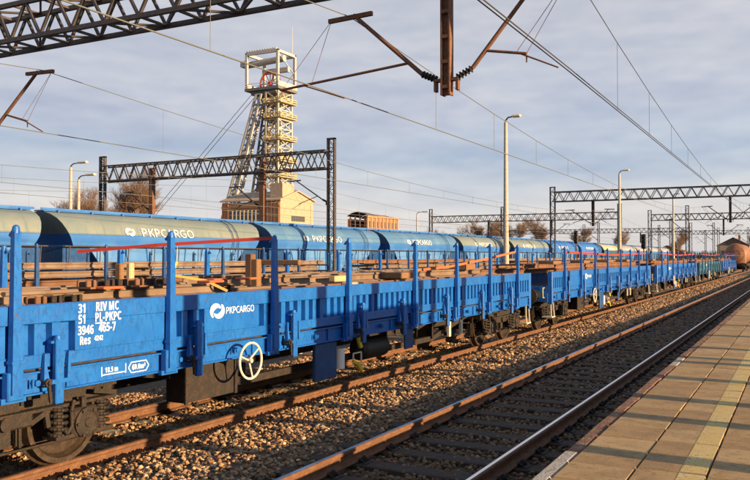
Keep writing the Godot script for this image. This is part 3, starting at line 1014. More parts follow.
func lamp_post(label: String, left: float, t: float, h: float, arm: float, group: String, called := "lamp_post", concrete := true) -> void:
	var o := thing(called, label, "lamp post", V(left, -0.45, t), group)
	part("post", MB.new().tube(Vector3.ZERO, Vector3(0, h, 0), 0.17, 0.095, 12), M.pale_concrete if concrete else M.wood, o)
	var a := MB.new()
	var tip := Vector3(arm, h + 0.28, 0)
	a.path([Vector3(0, h - 0.3, 0), Vector3(0, h + 0.1, 0), Vector3(arm * 0.3, h + 0.25, 0), tip], 0.04, 6)
	part("bracket", a, M.steel_dark, o)
	var hd := MB.new()
	hd.bev(tip + Vector3(arm * 0.35, 0.02, 0), Vector3(absf(arm) * 0.9 + 0.1, 0.15, 0.28), 0.05)
	part("lamp_head", hd, M.cream, o)

# ---------------------------------------------------------------- bare trees
var tree_rng := RandomNumberGenerator.new()
func grow(wood: MB, twigs: MB, at: Vector3, dir: Vector3, l: float, r: float, lv: int) -> void:
	var pts := 3
	var p := at
	var d := dir
	for i in pts:
		var q := p + d * (l / pts)
		var r0 := r * (1.0 - 0.22 * i)
		if lv <= 2: wood.tube(p, q, r0, r0 * 0.8, 6 if lv < 2 else 4, false)
		else: twigs.tube(p, q, r0, r0 * 0.75, 3, false)
		p = q
		d = (d + Vector3(tree_rng.randf_range(-0.2, 0.2), tree_rng.randf_range(-0.05, 0.18), tree_rng.randf_range(-0.2, 0.2))).normalized()
		if lv < 5 and (i > 0 or lv > 0):
			var kids := 2 if lv < 3 else 3
			for k in kids:
				var side := Vector3(tree_rng.randf_range(-1, 1), tree_rng.randf_range(-0.15, 0.7), tree_rng.randf_range(-1, 1)).normalized()
				grow(wood, twigs, p, (d * 0.75 + side * 0.8).normalized(), l * tree_rng.randf_range(0.5, 0.72), r * 0.52, lv + 1)

func bare_tree(label: String, at: Vector3, h: float, sd: int) -> void:
	tree_rng.seed = sd
	var wood := MB.new()
	var twigs := MB.new()
	grow(wood, twigs, Vector3.ZERO, Vector3.UP, h * 0.36, h * 0.017, 0)
	var o := thing("bare_tree", label, "tree", at, "bare trees beyond the tracks")
	part("trunk", wood, M.bark, o)
	part("crown", twigs, M.twig, o)

# ---------------------------------------------------------------- pit headframe
func lattice_leg(a0: Vector3, a1: Vector3, b0: Vector3, b1: Vector3, deep: Vector3, bays: int, fat: float) -> MB:
	# flat-sided lattice strut between the rails a0-a1 and b0-b1, with depth
	var mb := MB.new()
	for d in [Vector3.ZERO, deep]:
		mb.bar(a0 + d, a1 + d, fat, fat)
		mb.bar(b0 + d, b1 + d, fat, fat)
		for i in bays:
			var f := float(i) / bays
			var g := float(i + 1) / bays
			mb.bar(a0.lerp(a1, f) + d, b0.lerp(b1, f) + d, fat * 0.6, fat * 0.6)
			if i % 2: mb.bar(a0.lerp(a1, f) + d, b0.lerp(b1, g) + d, fat * 0.6, fat * 0.6)
			else: mb.bar(b0.lerp(b1, f) + d, a0.lerp(a1, g) + d, fat * 0.6, fat * 0.6)
	for i in bays:
		var f2 := float(i) / bays
		mb.bar(a0.lerp(a1, f2), a0.lerp(a1, f2) + deep, fat * 0.6, fat * 0.6)
		mb.bar(b0.lerp(b1, f2), b0.lerp(b1, f2) + deep, fat * 0.6, fat * 0.6)
	return mb

func headframe() -> void:
	# corner nearest the tracks: left 115, t 164.5
	var o := thing("pit_headframe", "tall white steel pit headframe with a red winding wheel on top", "headframe", V(115, 0, 164.5))
	var Q := func(l: float, y: float, t: float) -> Vector3: return Vector3(-l, y, -t)   # l to the left of the corner, t beyond it
	# vertical shaft tower: left 0..3.9, t 0..6.2
	for f in [[Q.call(0.2, 15, 0.2), Q.call(3.9, 15, 0.2), Vector3(0, 0, -6.0)]]:
		var up := Vector3(0, 28.5, 0)
		part("shaft_tower", lattice_leg(f[0], f[0] + up, f[1], f[1] + up, f[2], 12, 0.42), M.frame_white, o)
		var sd := MB.new()
		for i in 12:
			for k in [0.2, 3.9]:
				sd.bar(Q.call(k, 15 + i * 2.375, 0.2), Q.call(k, 15 + (i + 1) * 2.375, 6.2), 0.22, 0.22)
				sd.bar(Q.call(k, 15 + i * 2.375, 6.2), Q.call(k, 15 + (i + 1) * 2.375, 0.2), 0.22, 0.22)
		for k in [1.4, 2.7]: sd.bar(Q.call(k, 15, 3.0), Q.call(k, 43, 3.0), 0.5, 0.5)
		part("bracing", sd, M.frame_white, o)
	for y in [40.6, 36.8, 31.2, 25.8, 21.8]:
		var g := MB.new()
		g.box(Q.call(1.6, y, 3.2), Vector3(5.2, 0.2, 7.4))
		for z in [-0.5, 6.9]:
			for k in 2: g.box(Q.call(1.6, y + 0.6 + k * 0.5, z), Vector3(5.2, 0.14, 0.10))
			for k in 4: g.box(Q.call(-1.0 + k * 1.7, y + 0.6, z), Vector3(0.12, 1.2, 0.12))
		for l in [-1.0, 4.2]:
			for k in 2: g.box(Q.call(l, y + 0.6 + k * 0.5, 3.2), Vector3(0.10, 0.22, 7.4))
		part("gallery", g, M.mast_yellow, o)
	# stair between the galleries
	var st := MB.new()
	for i in 4:
		var y2 := 22.0 + i * 5.0
		st.bar(Q.call(4.6, y2, 1.0), Q.call(4.6, y2 + 4.8, 5.5), 0.7, 0.18)
		st.bar(Q.call(4.6, y2 + 4.9, 5.5), Q.call(4.6, y2 + 5.0, 1.0), 0.7, 0.12)
	part("stair", st, M.mast_yellow, o)
	# two inclined legs, spreading away from the shaft
	part("inclined_leg", lattice_leg(Q.call(5.2, 43, 0.0), Q.call(17.5, 3, 0.0), Q.call(6.8, 43, 0.0), Q.call(20.6, 3, 0.0), Vector3(0, 0, -1.8), 16, 0.5), M.frame_white, o)
	part("inclined_leg", lattice_leg(Q.call(4.6, 43, 3.0), Q.call(10.2, 3, 3.0), Q.call(6.0, 43, 3.0), Q.call(12.8, 3, 3.0), Vector3(0, 0, -1.8), 16, 0.45), M.frame_grey, o)
	# head platform and frame above it
	var dk := MB.new()
	dk.box(Q.call(4.9, 44.3, 3.8), Vector3(10.4, 0.7, 8.6))
	dk.box(Q.call(4.9, 43.5, 3.8), Vector3(7.6, 1.0, 7.0))
	part("head_platform", dk, M.frame_grey, o)
	var rl := MB.new()
	for z in [-0.4, 8.0]:
		for k in 2: rl.box(Q.call(4.9, 45.1 + k * 0.6, z), Vector3(10.4, 0.12, 0.12))
	for l in [-0.2, 10.0]: rl.box(Q.call(l, 45.3, 3.8), Vector3(0.12, 1.2, 8.4))
	part("railing", rl, M.cream, o)
	for p in [[0.2, 0.0], [9.8, 0.0], [0.2, 7.6], [9.8, 7.6]]:
		part("frame_post", MB.new().box(Q.call(p[0], 49.0, p[1]), Vector3(0.62, 9.0, 0.62)), M.frame_white, o)
	var tb := MB.new()
	for z in [0.0, 7.6]: tb.box(Q.call(5.0, 53.5, z), Vector3(10.2, 0.7, 0.6))
	for l in [0.2, 9.8]: tb.box(Q.call(l, 53.5, 3.8), Vector3(0.6, 0.7, 8.2))
	for k in 12: tb.box(Q.call(0.8 + k * 0.8, 54.1, 0.0), Vector3(0.35, 0.5, 0.5))
	tb.bar(Q.call(0.2, 53.0, 0.0), Q.call(0.2, 48.8, 7.6), 0.2, 0.2)
	part("top_frame", tb, M.frame_white, o)
	var cr := MB.new()
	cr.tube(Q.call(-0.3, 51.9, 2.2), Q.call(12.0, 51.3, 2.2), 0.85, 0.85, 12)
	cr.box(Q.call(11.6, 51.6, 2.2), Vector3(2.4, 1.5, 2.0))
	part("crane_beam", cr, M.frame_white, o)
	var cr2 := MB.new()
	cr2.box(Q.call(4.0, 49.6, 4.6), Vector3(8.0, 1.2, 0.9))
	cr2.box(Q.call(4.6, 48.2, 4.6), Vector3(0.7, 2.4, 0.7))
	part("crane_beam", cr2, M.frame_white, o)
	# winding wheel in the plane of the legs
	var wh := Node3D.new()
	wh.name = "winding_wheel"
	o.add_child(wh, true)
	wh.position = Q.call(4.2, 46.0, 2.4)
	var rim := MB.new()
	var pts := []
	for i in 41: pts.append(Vector3(cos(TAU * i / 40) * 3.0, sin(TAU * i / 40) * 3.0, 0))
	rim.path(pts, 0.26, 6)
	part("rim", rim, M.red, wh)
	for i in 12: part("spoke", MB.new().bar(Vector3.ZERO, Vector3(cos(TAU * i / 12) * 3.0, sin(TAU * i / 12) * 3.0, 0), 0.16, 0.16), M.red, wh)
	part("hub", MB.new().tube(Vector3(0, 0, -0.5), Vector3(0, 0, 0.5), 0.5, 0.5, 12), M.red, wh)
	# rope guys to the winding house, and the mast
	for k in [2.6, 4.4]: part("rope", MB.new().tube(Q.call(7.6, 46.0, k), Q.call(60.0, 0.0, k), 0.07, 0.07, 5), M.wire_dark, o)
	part("antenna", MB.new().tube(Q.call(1.0, 53.5, 7.6), Q.call(1.0, 61.5, 7.6), 0.12, 0.06, 6), M.frame_white, o)

func shaft_house() -> void:
	var o := thing("shaft_house", "brick and cream shaft house with a low gable at the headframe's foot", "building", V(110, -0.45, 158.2))
	var Q := func(l: float, y: float, t: float) -> Vector3: return Vector3(-l, y, -t)
	part("brick_wall", MB.new().box(Q.call(8.75, 7.8, 0.15), Vector3(17.5, 15.6, 0.3)), M.brick_pale, o)
	# gable end towards the tracks
	var g := MB.new()
	var poly := [Vector2(0.3, 0), Vector2(14.7, 0), Vector2(14.7, 16.2), Vector2(7.4, 18.2), Vector2(0.3, 15.9)]
	for x in [0.0, 0.35]:
		for i in [1, 2, 3]:
			var a: Vector2 = poly[0]
			var b: Vector2 = poly[i]
			var c: Vector2 = poly[i + 1]
			if x == 0.0: g.tri(Q.call(x, a.y, a.x), Q.call(x, b.y, b.x), Q.call(x, c.y, c.x))
			else: g.tri(Q.call(x, a.y, a.x), Q.call(x, c.y, c.x), Q.call(x, b.y, b.x))
	for i in 5:
		var a2: Vector2 = poly[i]
		var b2: Vector2 = poly[(i + 1) % 5]
		g.quad(Q.call(0.0, a2.y, a2.x), Q.call(0.35, a2.y, a2.x), Q.call(0.35, b2.y, b2.x), Q.call(0.0, b2.y, b2.x))
	part("gable_wall", g, M.plaster, o)
	part("rear_wall", MB.new().box(Q.call(17.35, 7.8, 7.5), Vector3(0.3, 15.6, 14.4)).box(Q.call(8.9, 7.8, 14.85), Vector3(17.2, 15.6, 0.3)), M.brick, o)
	var rf := MB.new()
	for e in [[-0.4, 15.75, 7.4, 18.35], [15.3, 16.2, 7.4, 18.35]]:
		var A: Vector3 = Q.call(-0.4, e[1], e[0])
		var B: Vector3 = Q.call(18.0, e[1], e[0])
		var C: Vector3 = Q.call(18.0, e[3], e[2])
		var D: Vector3 = Q.call(-0.4, e[3], e[2])
		var up := Vector3(0, 0.35, 0)
		rf.quad(A + up, B + up, C + up, D + up)
		rf.quad(A, B, C, D)
		rf.quad(A, B, B + up, A + up)
		rf.quad(A, D, D + up, A + up)
	part("roof", rf, M.plaster, o)
	# long row of windows between brick piers
	for i in 9:
		var l := 5.2 + i * 1.18
		var w := part("window", MB.new().box(Q.call(l, 11.2, -0.02), Vector3(0.86, 4.4, 0.1)), M.glass_dark, o)
		var fm := MB.new()
		fm.box(Q.call(l - 0.5, 11.2, -0.12), Vector3(0.28, 4.8, 0.24))
		for y in [9.9, 11.2, 12.5]: fm.box(Q.call(l, y, -0.09), Vector3(0.86, 0.10, 0.06))
		part("frame", fm, M.cream, w)
	for i in 5: part("brick_pier", MB.new().box(Q.call(0.4 + i * 1.05, 7.7, -0.14), Vector3(0.35, 15.2, 0.26)), M.brick, o)
	for i in 4: part("brick_pier", MB.new().box(Q.call(15.6 + i * 0.55, 7.7, -0.14), Vector3(0.25, 15.2, 0.26)), M.brick, o)
	part("band", MB.new().box(Q.call(8.75, 14.4, -0.16), Vector3(17.6, 0.5, 0.3)), M.brick, o)
	for i in 6: part("vent", MB.new().box(Q.call(-0.03, 11.6, 5.2 + i * 1.02), Vector3(0.1, 1.3, 0.86)), M.glass_dark, o)
	part("downpipe", MB.new().tube(Q.call(-0.15, 0, 13.6), Q.call(-0.15, 15.5, 13.6), 0.12, 0.12, 6), M.cream, o)
	var an := part("penthouse", MB.new().box(Q.call(1.9, 18.4, 3.6), Vector3(3.6, 3.4, 5.0)), M.plaster, o)
	an.set_meta("label", "small white box on the roof")

func brick_ruin() -> void:
	var o := thing("brick_hall", "long derelict red brick hall with a sagging roof behind the hopper wagons", "building", V(110, -0.45, 201.7))
	var Q := func(l: float, y: float, t: float) -> Vector3: return Vector3(-l, y, -t)
	part("side_wall", MB.new().box(Q.call(0.2, 6.9, 10.0), Vector3(0.4, 13.8, 20.0)), M.brick, o)
	for i in 9: part("pilaster", MB.new().box(Q.call(-0.10, 6.9, 0.4 + i * 2.4), Vector3(0.22, 13.8, 0.5)), M.brick_pale, o)
	for i in 8:
		for y in [11.6]:
			part("window", MB.new().box(Q.call(-0.02, y, 1.6 + i * 2.4), Vector3(0.08, 1.8, 0.7)), M.glass_dark, o)
	part("cornice", MB.new().box(Q.call(-0.12, 13.9, 10.0), Vector3(0.5, 0.5, 20.4)), M.brick_pale, o)
	# open gable end with bare roof timbers
	var ge := MB.new()
	ge.box(Q.call(3.2, 5.4, 0.2), Vector3(5.6, 10.8, 0.4))
	for k in 4: ge.box(Q.call(0.8 + k * 1.6, 12.0, 0.2), Vector3(0.35, 3.6, 0.35))
	part("end_wall", ge, M.brick, o)
	part("rear_wall", MB.new().box(Q.call(6.2, 6.6, 10.0), Vector3(0.4, 13.2, 20.0)).box(Q.call(3.2, 6.6, 19.8), Vector3(5.6, 13.2, 0.4)), M.brick, o)
	var rf := MB.new()
	var pr := [Vector2(-0.5, 14.15), Vector2(1.2, 14.9), Vector2(3.2, 15.3), Vector2(5.2, 14.9), Vector2(6.8, 14.0)]
	for i in 4:
		var a: Vector2 = pr[i]
		var b: Vector2 = pr[i + 1]
		for z in 5:
			var dz := 0.25 * sin(z * 2.1)
			rf.quad(Q.call(a.x, a.y - z * 0.12 + dz * 0.4, z * 4.1), Q.call(a.x, a.y - (z + 1) * 0.12, (z + 1) * 4.1), Q.call(b.x, b.y - (z + 1) * 0.12, (z + 1) * 4.1), Q.call(b.x, b.y - z * 0.12 + dz * 0.4, z * 4.1))
	part("roof", rf, M.roof, o)

func small_house(label: String, at: Vector3, s: Vector3, wall: Material, roof: Material) -> void:
	var o := thing("house", label, "house", at, "low houses at the end of the yard")
	part("wall", MB.new().box(Vector3(0, s.y / 2, 0), s), wall, o)
	var rf := MB.new()
	var h := s * 0.5
	var rh := s.y * 0.45
	for e in [1.0, -1.0]:
		rf.quad(Vector3((h.x + 0.4) * e, s.y - 0.15, (h.z + 0.4) * e), Vector3((h.x + 0.4) * e, s.y - 0.15, -(h.z + 0.4) * e), Vector3(0, s.y + rh, -(h.z + 0.4) * e), Vector3(0, s.y + rh, (h.z + 0.4) * e))
		rf.tri(Vector3(-h.x * e, s.y, h.z * e), Vector3(h.x * e, s.y, h.z * e), Vector3(0, s.y + rh - 0.15, h.z * e))
	part("roof", rf, roof, o)
	for i in 3:
		part("window", MB.new().box(Vector3(h.x + 0.02, s.y * 0.6, -h.z * 0.6 + i * h.z * 0.6), Vector3(0.08, 1.3, 1.0)), M.glass_dark, o)
		part("window", MB.new().box(Vector3(-h.x * 0.6 + i * h.x * 0.6, s.y * 0.6, h.z + 0.02), Vector3(1.0, 1.3, 0.08)), M.glass_dark, o)
	part("chimney", MB.new().box(Vector3(h.x * 0.3, s.y + rh, 0), Vector3(0.7, 1.6, 0.7)), M.brick, o)

func signal_post(label: String, left: float, t: float, h: float) -> void:
	var o := thing("railway_signal", label, "signal", V(left, -0.45, t), "colour light signals")
	part("post", MB.new().tube(Vector3.ZERO, Vector3(0, h, 0), 0.08, 0.07, 8), M.steel_dark, o)
	part("head", MB.new().bev(Vector3(0, h + 0.6, 0), Vector3(0.5, 1.5, 0.22), 0.08), M.black_iron, o)
	for k in 3: part("hood", MB.new().lathe(Vector3(0, h + 0.15 + k * 0.42, 0.11), Vector3(0, 0, 1), [[0.13, 0.0], [0.13, 0.2]], 10), M.black_iron, o)

func tank_wagon() -> void:
	var o := thing("tank_wagon", "rust brown tank wagon with a round end at the far end of the train", "wagon", V(7.69, -0.2, 117.5))
	part("tank", MB.new().lathe(W(0, 2.42, 0), Vector3(0, 0, -1), [[0.0, -0.25], [0.6, -0.2], [1.1, -0.05], [1.38, 0.2], [1.42, 0.5], [1.42, 11.5], [1.1, 12.0], [0.0, 12.2]], 28), M.tank, o)
	part("hoop", MB.new().lathe(W(0, 2.42, 0), Vector3(0, 0, -1), [[1.43, 0.62], [1.46, 0.62], [1.46, 0.78], [1.43, 0.78]], 28), M.cream, o)
	var f := MB.new()
	f.box(W(0, 1.02, 5.9), Vector3(2.7, 0.26, 12.6))
	f.box(W(0, 1.02, -0.5), Vector3(2.7, 0.34, 0.12))
	part("underframe", f, M.iron, o)
	part("railing", MB.new().path([W(1.2, 1.1, -0.5), W(1.2, 2.2, -0.5), W(-1.2, 2.2, -0.5), W(-1.2, 1.1, -0.5)], 0.03, 5), M.cream, o)
	for s in [-1.0, 1.0]:
		var bf := part("buffer", buffer_m, M.black_iron, o, W(0.875 * s, 1.04, -0.56))
		bf.rotation.y = PI
	bogie(o, 2.0)
	bogie(o, 10.0)

func ground_y(left: float) -> float:
	if left < 5.2: return -0.215
	if left < 6.6: return lerpf(-0.215, -0.285, (left - 5.2) / 1.4)
	if left < 6.9: return lerpf(-0.285, -0.375, (left - 6.6) / 0.3)
	if left < 8.5: return -0.375
	return -0.40

func make_ground() -> void:
	var ls := [-3000.0, -600.0, -150.0, -40.0, -12.0, 0.0, 1.9, 3.4, 4.9, 5.2, 5.9, 6.6, 6.9, 7.7, 8.5, 8.6, 9.5, 12.0, 16.0, 22.0, 30.0, 45.0, 80.0, 150.0, 400.0, 1200.0, 4000.0]
	var ts := [-400.0, -60.0, -10.0, 0.0, 10.0, 20.0, 35.0, 60.0, 100.0, 180.0, 300.0, 600.0, 1500.0, 5000.0]
	var mb := MB.new()
	for i in ls.size() - 1:
		for j in ts.size() - 1:
			var a: float = ls[i]
			var b: float = ls[i + 1]
			mb.quad(V(b, ground_y(b), ts[j]), V(a, ground_y(a), ts[j]), V(a, ground_y(a), ts[j + 1]), V(b, ground_y(b), ts[j + 1]))
	structure("ground", mb, M.ground)

# crushed stone ballast, far too many to count
func make_ballast() -> void:
	var o := Node3D.new()
	o.name = "ballast_stones"
	add_child(o)
	tag(o, "loose brown and grey crushed stone ballast around the tracks", "ballast", "", "stuff")
	var r := RandomNumberGenerator.new()
	r.seed = 77
	var meshes := []
	for k in 6:
		# a lumpy split stone: octahedron-like with jittered corners
		var ring := []
		var nn := 5 + k % 2
		for i in nn:
			var a := TAU * (i + r.randf_range(-0.25, 0.25)) / nn
			ring.append(Vector3(cos(a) * r.randf_range(0.75, 1.1), r.randf_range(-0.35, 0.2), sin(a) * r.randf_range(0.6, 1.0)))
		var top := []
		for i in 3:
			var a2 := TAU * (i + r.randf_range(-0.3, 0.3)) / 3
			top.append(Vector3(cos(a2) * r.randf_range(0.3, 0.6), r.randf_range(0.45, 0.75), sin(a2) * r.randf_range(0.3, 0.6)))
		var pts := ring + top + [Vector3(r.randf_range(-0.2, 0.2), -0.7, r.randf_range(-0.2, 0.2))]
		meshes.append(hull(pts))
	var tones := [K(0.26, 0.175, 0.10), K(0.40, 0.29, 0.18), K(0.17, 0.105, 0.06), K(0.32, 0.19, 0.10), K(0.52, 0.42, 0.30), K(0.10, 0.07, 0.05), K(0.27, 0.23, 0.19), K(0.22, 0.12, 0.065)]
	var xf := [[], [], [], [], [], []]
	var cl := [[], [], [], [], [], []]
	# strips: [left from, left to, t from, t to, stones per square metre, size]
	var strips := [[1.80, 5.4, 5.0, 13.0, 400.0, 0.030], [5.4, 10.2, 4.0, 15.0, 420.0, 0.030], [1.80, 10.2, 15.0, 26.0, 200.0, 0.044], [1.80, 5.4, 13.0, 15.0, 300.0, 0.036], [1.80, 10.2, 26.0, 48.0, 90.0, 0.06], [1.80, 7.2, 48.0, 95.0, 26.0, 0.09]]
	for s in strips:
		var count := int((s[1] - s[0]) * (s[3] - s[2]) * s[4])
		for i in count:
			var l := r.randf_range(s[0], s[1])
			var t := r.randf_range(s[2], s[3])
			var skip := false
			for tr in [3.367, 7.69]:
				var d := absf(l - tr)
				if absf(d - 0.75) < 0.085: skip = true
				elif d < 1.27:
					var ph := 8.46 if tr > 5 else 8.54
					var pit := 0.64 if tr > 5 else 0.62
					var m := fposmod(t - ph + pit / 2, pit) - pit / 2
					var edge := 0.135 if tr > 5 else 0.125
					var cover := 0.16 if tr < 5 else (0.85 if d < 0.35 else (1.0 if l < 6.9 else 0.12))
					if absf(m) < edge and r.randf() > cover: skip = true
			if skip: continue
			var z: float = s[5] * r.randf_range(0.6, 1.35)
			var k := r.randi() % 6
			var b := Basis.from_euler(Vector3(r.randf_range(-0.6, 0.6), r.randf_range(0, TAU), r.randf_range(-0.6, 0.6))).scaled(Vector3(z, z * r.randf_range(0.7, 1.0), z))
			var pile := r.randf_range(-0.012, 0.028) + (r.randf_range(0.0, 0.035) if l < 4.7 else 0.0) + (0.012 if l > 5.0 and l < 6.6 else 0.0)
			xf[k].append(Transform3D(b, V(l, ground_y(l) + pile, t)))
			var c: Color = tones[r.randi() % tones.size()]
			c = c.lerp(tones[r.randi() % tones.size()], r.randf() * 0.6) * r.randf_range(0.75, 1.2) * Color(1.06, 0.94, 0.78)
			# oily, brake-dusted stones along the running track, colour darkened further as platform shade
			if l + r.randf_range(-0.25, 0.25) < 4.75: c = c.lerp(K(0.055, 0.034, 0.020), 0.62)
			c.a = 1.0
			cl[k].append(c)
	for k in 6:
		var mm := MultiMesh.new()
		mm.transform_format = MultiMesh.TRANSFORM_3D
		mm.use_colors = true
		mm.mesh = meshes[k]
		mm.instance_count = xf[k].size()
		for i in xf[k].size():
			mm.set_instance_transform(i, xf[k][i])
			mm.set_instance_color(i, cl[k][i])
		var mi := MultiMeshInstance3D.new()
		mi.name = "stones"
		mi.multimesh = mm
		mi.material_override = M.stone
		o.add_child(mi, true)
		mi.set_meta("kind", "stuff")

# convex hull of a handful of points, by brute force
func hull(p: Array) -> ArrayMesh:
	var mb := MB.new()
	for i in p.size():
		for j in range(i + 1, p.size()):
			for k in range(j + 1, p.size()):
				var n: Vector3 = (p[j] - p[i]).cross(p[k] - p[i])
				if n.length() < 1e-4: continue
				var pos := 0
				var neg := 0
				for q in p.size():
					if q in [i, j, k]: continue
					var d: float = n.dot(p[q] - p[i])
					if d > 1e-6: pos += 1
					elif d < -1e-6: neg += 1
				if pos == 0: mb.tri(p[i], p[j], p[k])
				elif neg == 0: mb.tri(p[i], p[k], p[j])
	return mb.mesh()

func make_platform() -> void:
	var body := MB.new()
	body.box(Vector3(3.65, -0.12, -60.0), Vector3(10.6, 0.74, 180.0))
	var o := structure("platform", body, M.concrete)
	# the body's top lies below the slabs
	var y := 0.33
	var slabs := []
	for k in 5:
		slabs.append(MB.new().bev(Vector3(0, -0.03, 0), Vector3(0.494, 0.06, 0.494), 0.006).mesh())
	var r := RandomNumberGenerator.new()
	r.seed = 5
	var rows := [1.66, 1.148, 0.636, 0.124, -0.388, -0.9]
	var far := [MB.new(), MB.new(), MB.new()]
	# painted safety line along the second row: a skin on each slab
	var line_m := MB.new().box(Vector3(0.15 - 0.0, 0.0006, 0), Vector3(0.184, 0.0012, 0.4815)).mesh()
	for i in 5:
		var w: float = rows[i] - rows[i + 1]
		var c: float = (rows[i] + rows[i + 1]) / 2
		var t := 2.0 + (0.0 if i % 2 == 0 else 0.05)
		while t < 140.0:
			var tone := r.randi() % 3
			if t < (30.0 if i < 4 else 10.0):
				var s := part("paving_slab", slabs[r.randi() % 5], M["slab%d" % tone], o)
				s.transform = Transform3D(Basis.from_euler(Vector3(r.randf_range(-0.006, 0.006), r.randf_range(-0.004, 0.004), r.randf_range(-0.006, 0.006))).scaled_local(Vector3((w - 0.012) / 0.494, 1, 0.509 / 0.494)), V(c, y + r.randf_range(-0.004, 0.002), t))
				if i == 1: part("painted_line", line_m, M.yellow_paint, s)
			else:
				far[tone].box(V(c, y - 0.03, t), Vector3(w - 0.012, 0.06, 0.515))
			t += 0.525
	for k in 3:
		var f := part("paving_slabs", far[k], M["slab%d" % k], o)
		f.set_meta("kind", "stuff")
	# remaining surface away from the edge
	part("asphalt", MB.new().box(Vector3(4.9, 0.275, -60.0), Vector3(8.0, 0.09, 178.0)), M.concrete, o)
	# edging stones
	var km := []
	for k in 3: km.append(MB.new().bev(Vector3(0, -0.11, 0), Vector3(0.115, 0.22, 0.985), 0.012).mesh())
	var t2 := 2.3
	var i2 := 0
	while t2 < 60.0:
		var kb := part("edging_stone", km[i2 % 3], M.concrete if i2 in [3, 4, 11] else M.kerb, o)
		kb.transform = Transform3D(Basis.from_euler(Vector3(0, r.randf_range(-0.008, 0.008), r.randf_range(-0.02, 0.02))), V(1.728 + r.randf_range(-0.008, 0.008), y + r.randf_range(-0.010, 0.004), t2))
		t2 += 1.0
		i2 += 1
	var kf := part("edging_stones", MB.new().box(V(1.728, y - 0.11, 100.0), Vector3(0.115, 0.22, 79.0)), M.kerb, o)
	kf.set_meta("kind", "stuff")
	# painted safety line
	part("painted_line", MB.new().box(V(0.742, y + 0.0006, 85.0), Vector3(0.19, 0.0012, 109.0)), M.yellow_paint, o)

func cargo_rail(label: String, x: float, y: float, w0: float, w1: float, track: Vector3, m: Material, group: String, flip := false) -> void:
	var rm := rail_mesh(-(w1 - w0), 0.0, m, m)
	var o := mesh_part("steel_rail", rm, self, track + W(x, y + (0.0 if flip else 0.149), w0))
	if flip: o.rotation.z = PI
	tag(o, label, "rail", group)

func timber(label: String, at: Vector3, s: Vector3, m: Material, group := "") -> void:
	var o := part("timber_block", MB.new().bev(Vector3.ZERO, s, 0.012), m, self, at)
	tag(o, label, "timber", group)

func ribbon(called: String, label: String, pts: Array, wide: float, m: Material) -> void:
	var mb := MB.new()
	for i in pts.size() - 1: mb.bar(pts[i], pts[i + 1], 0.006, wide)
	var o := part(called, mb, m, self)
	tag(o, label, "strap")

const ORD := ["first", "second", "third", "fourth", "fifth", "sixth", "seventh", "eighth", "ninth", "tenth"]
const WAG := ["second blue wagon", "third blue wagon", "teal wagon", "last blue wagon"]

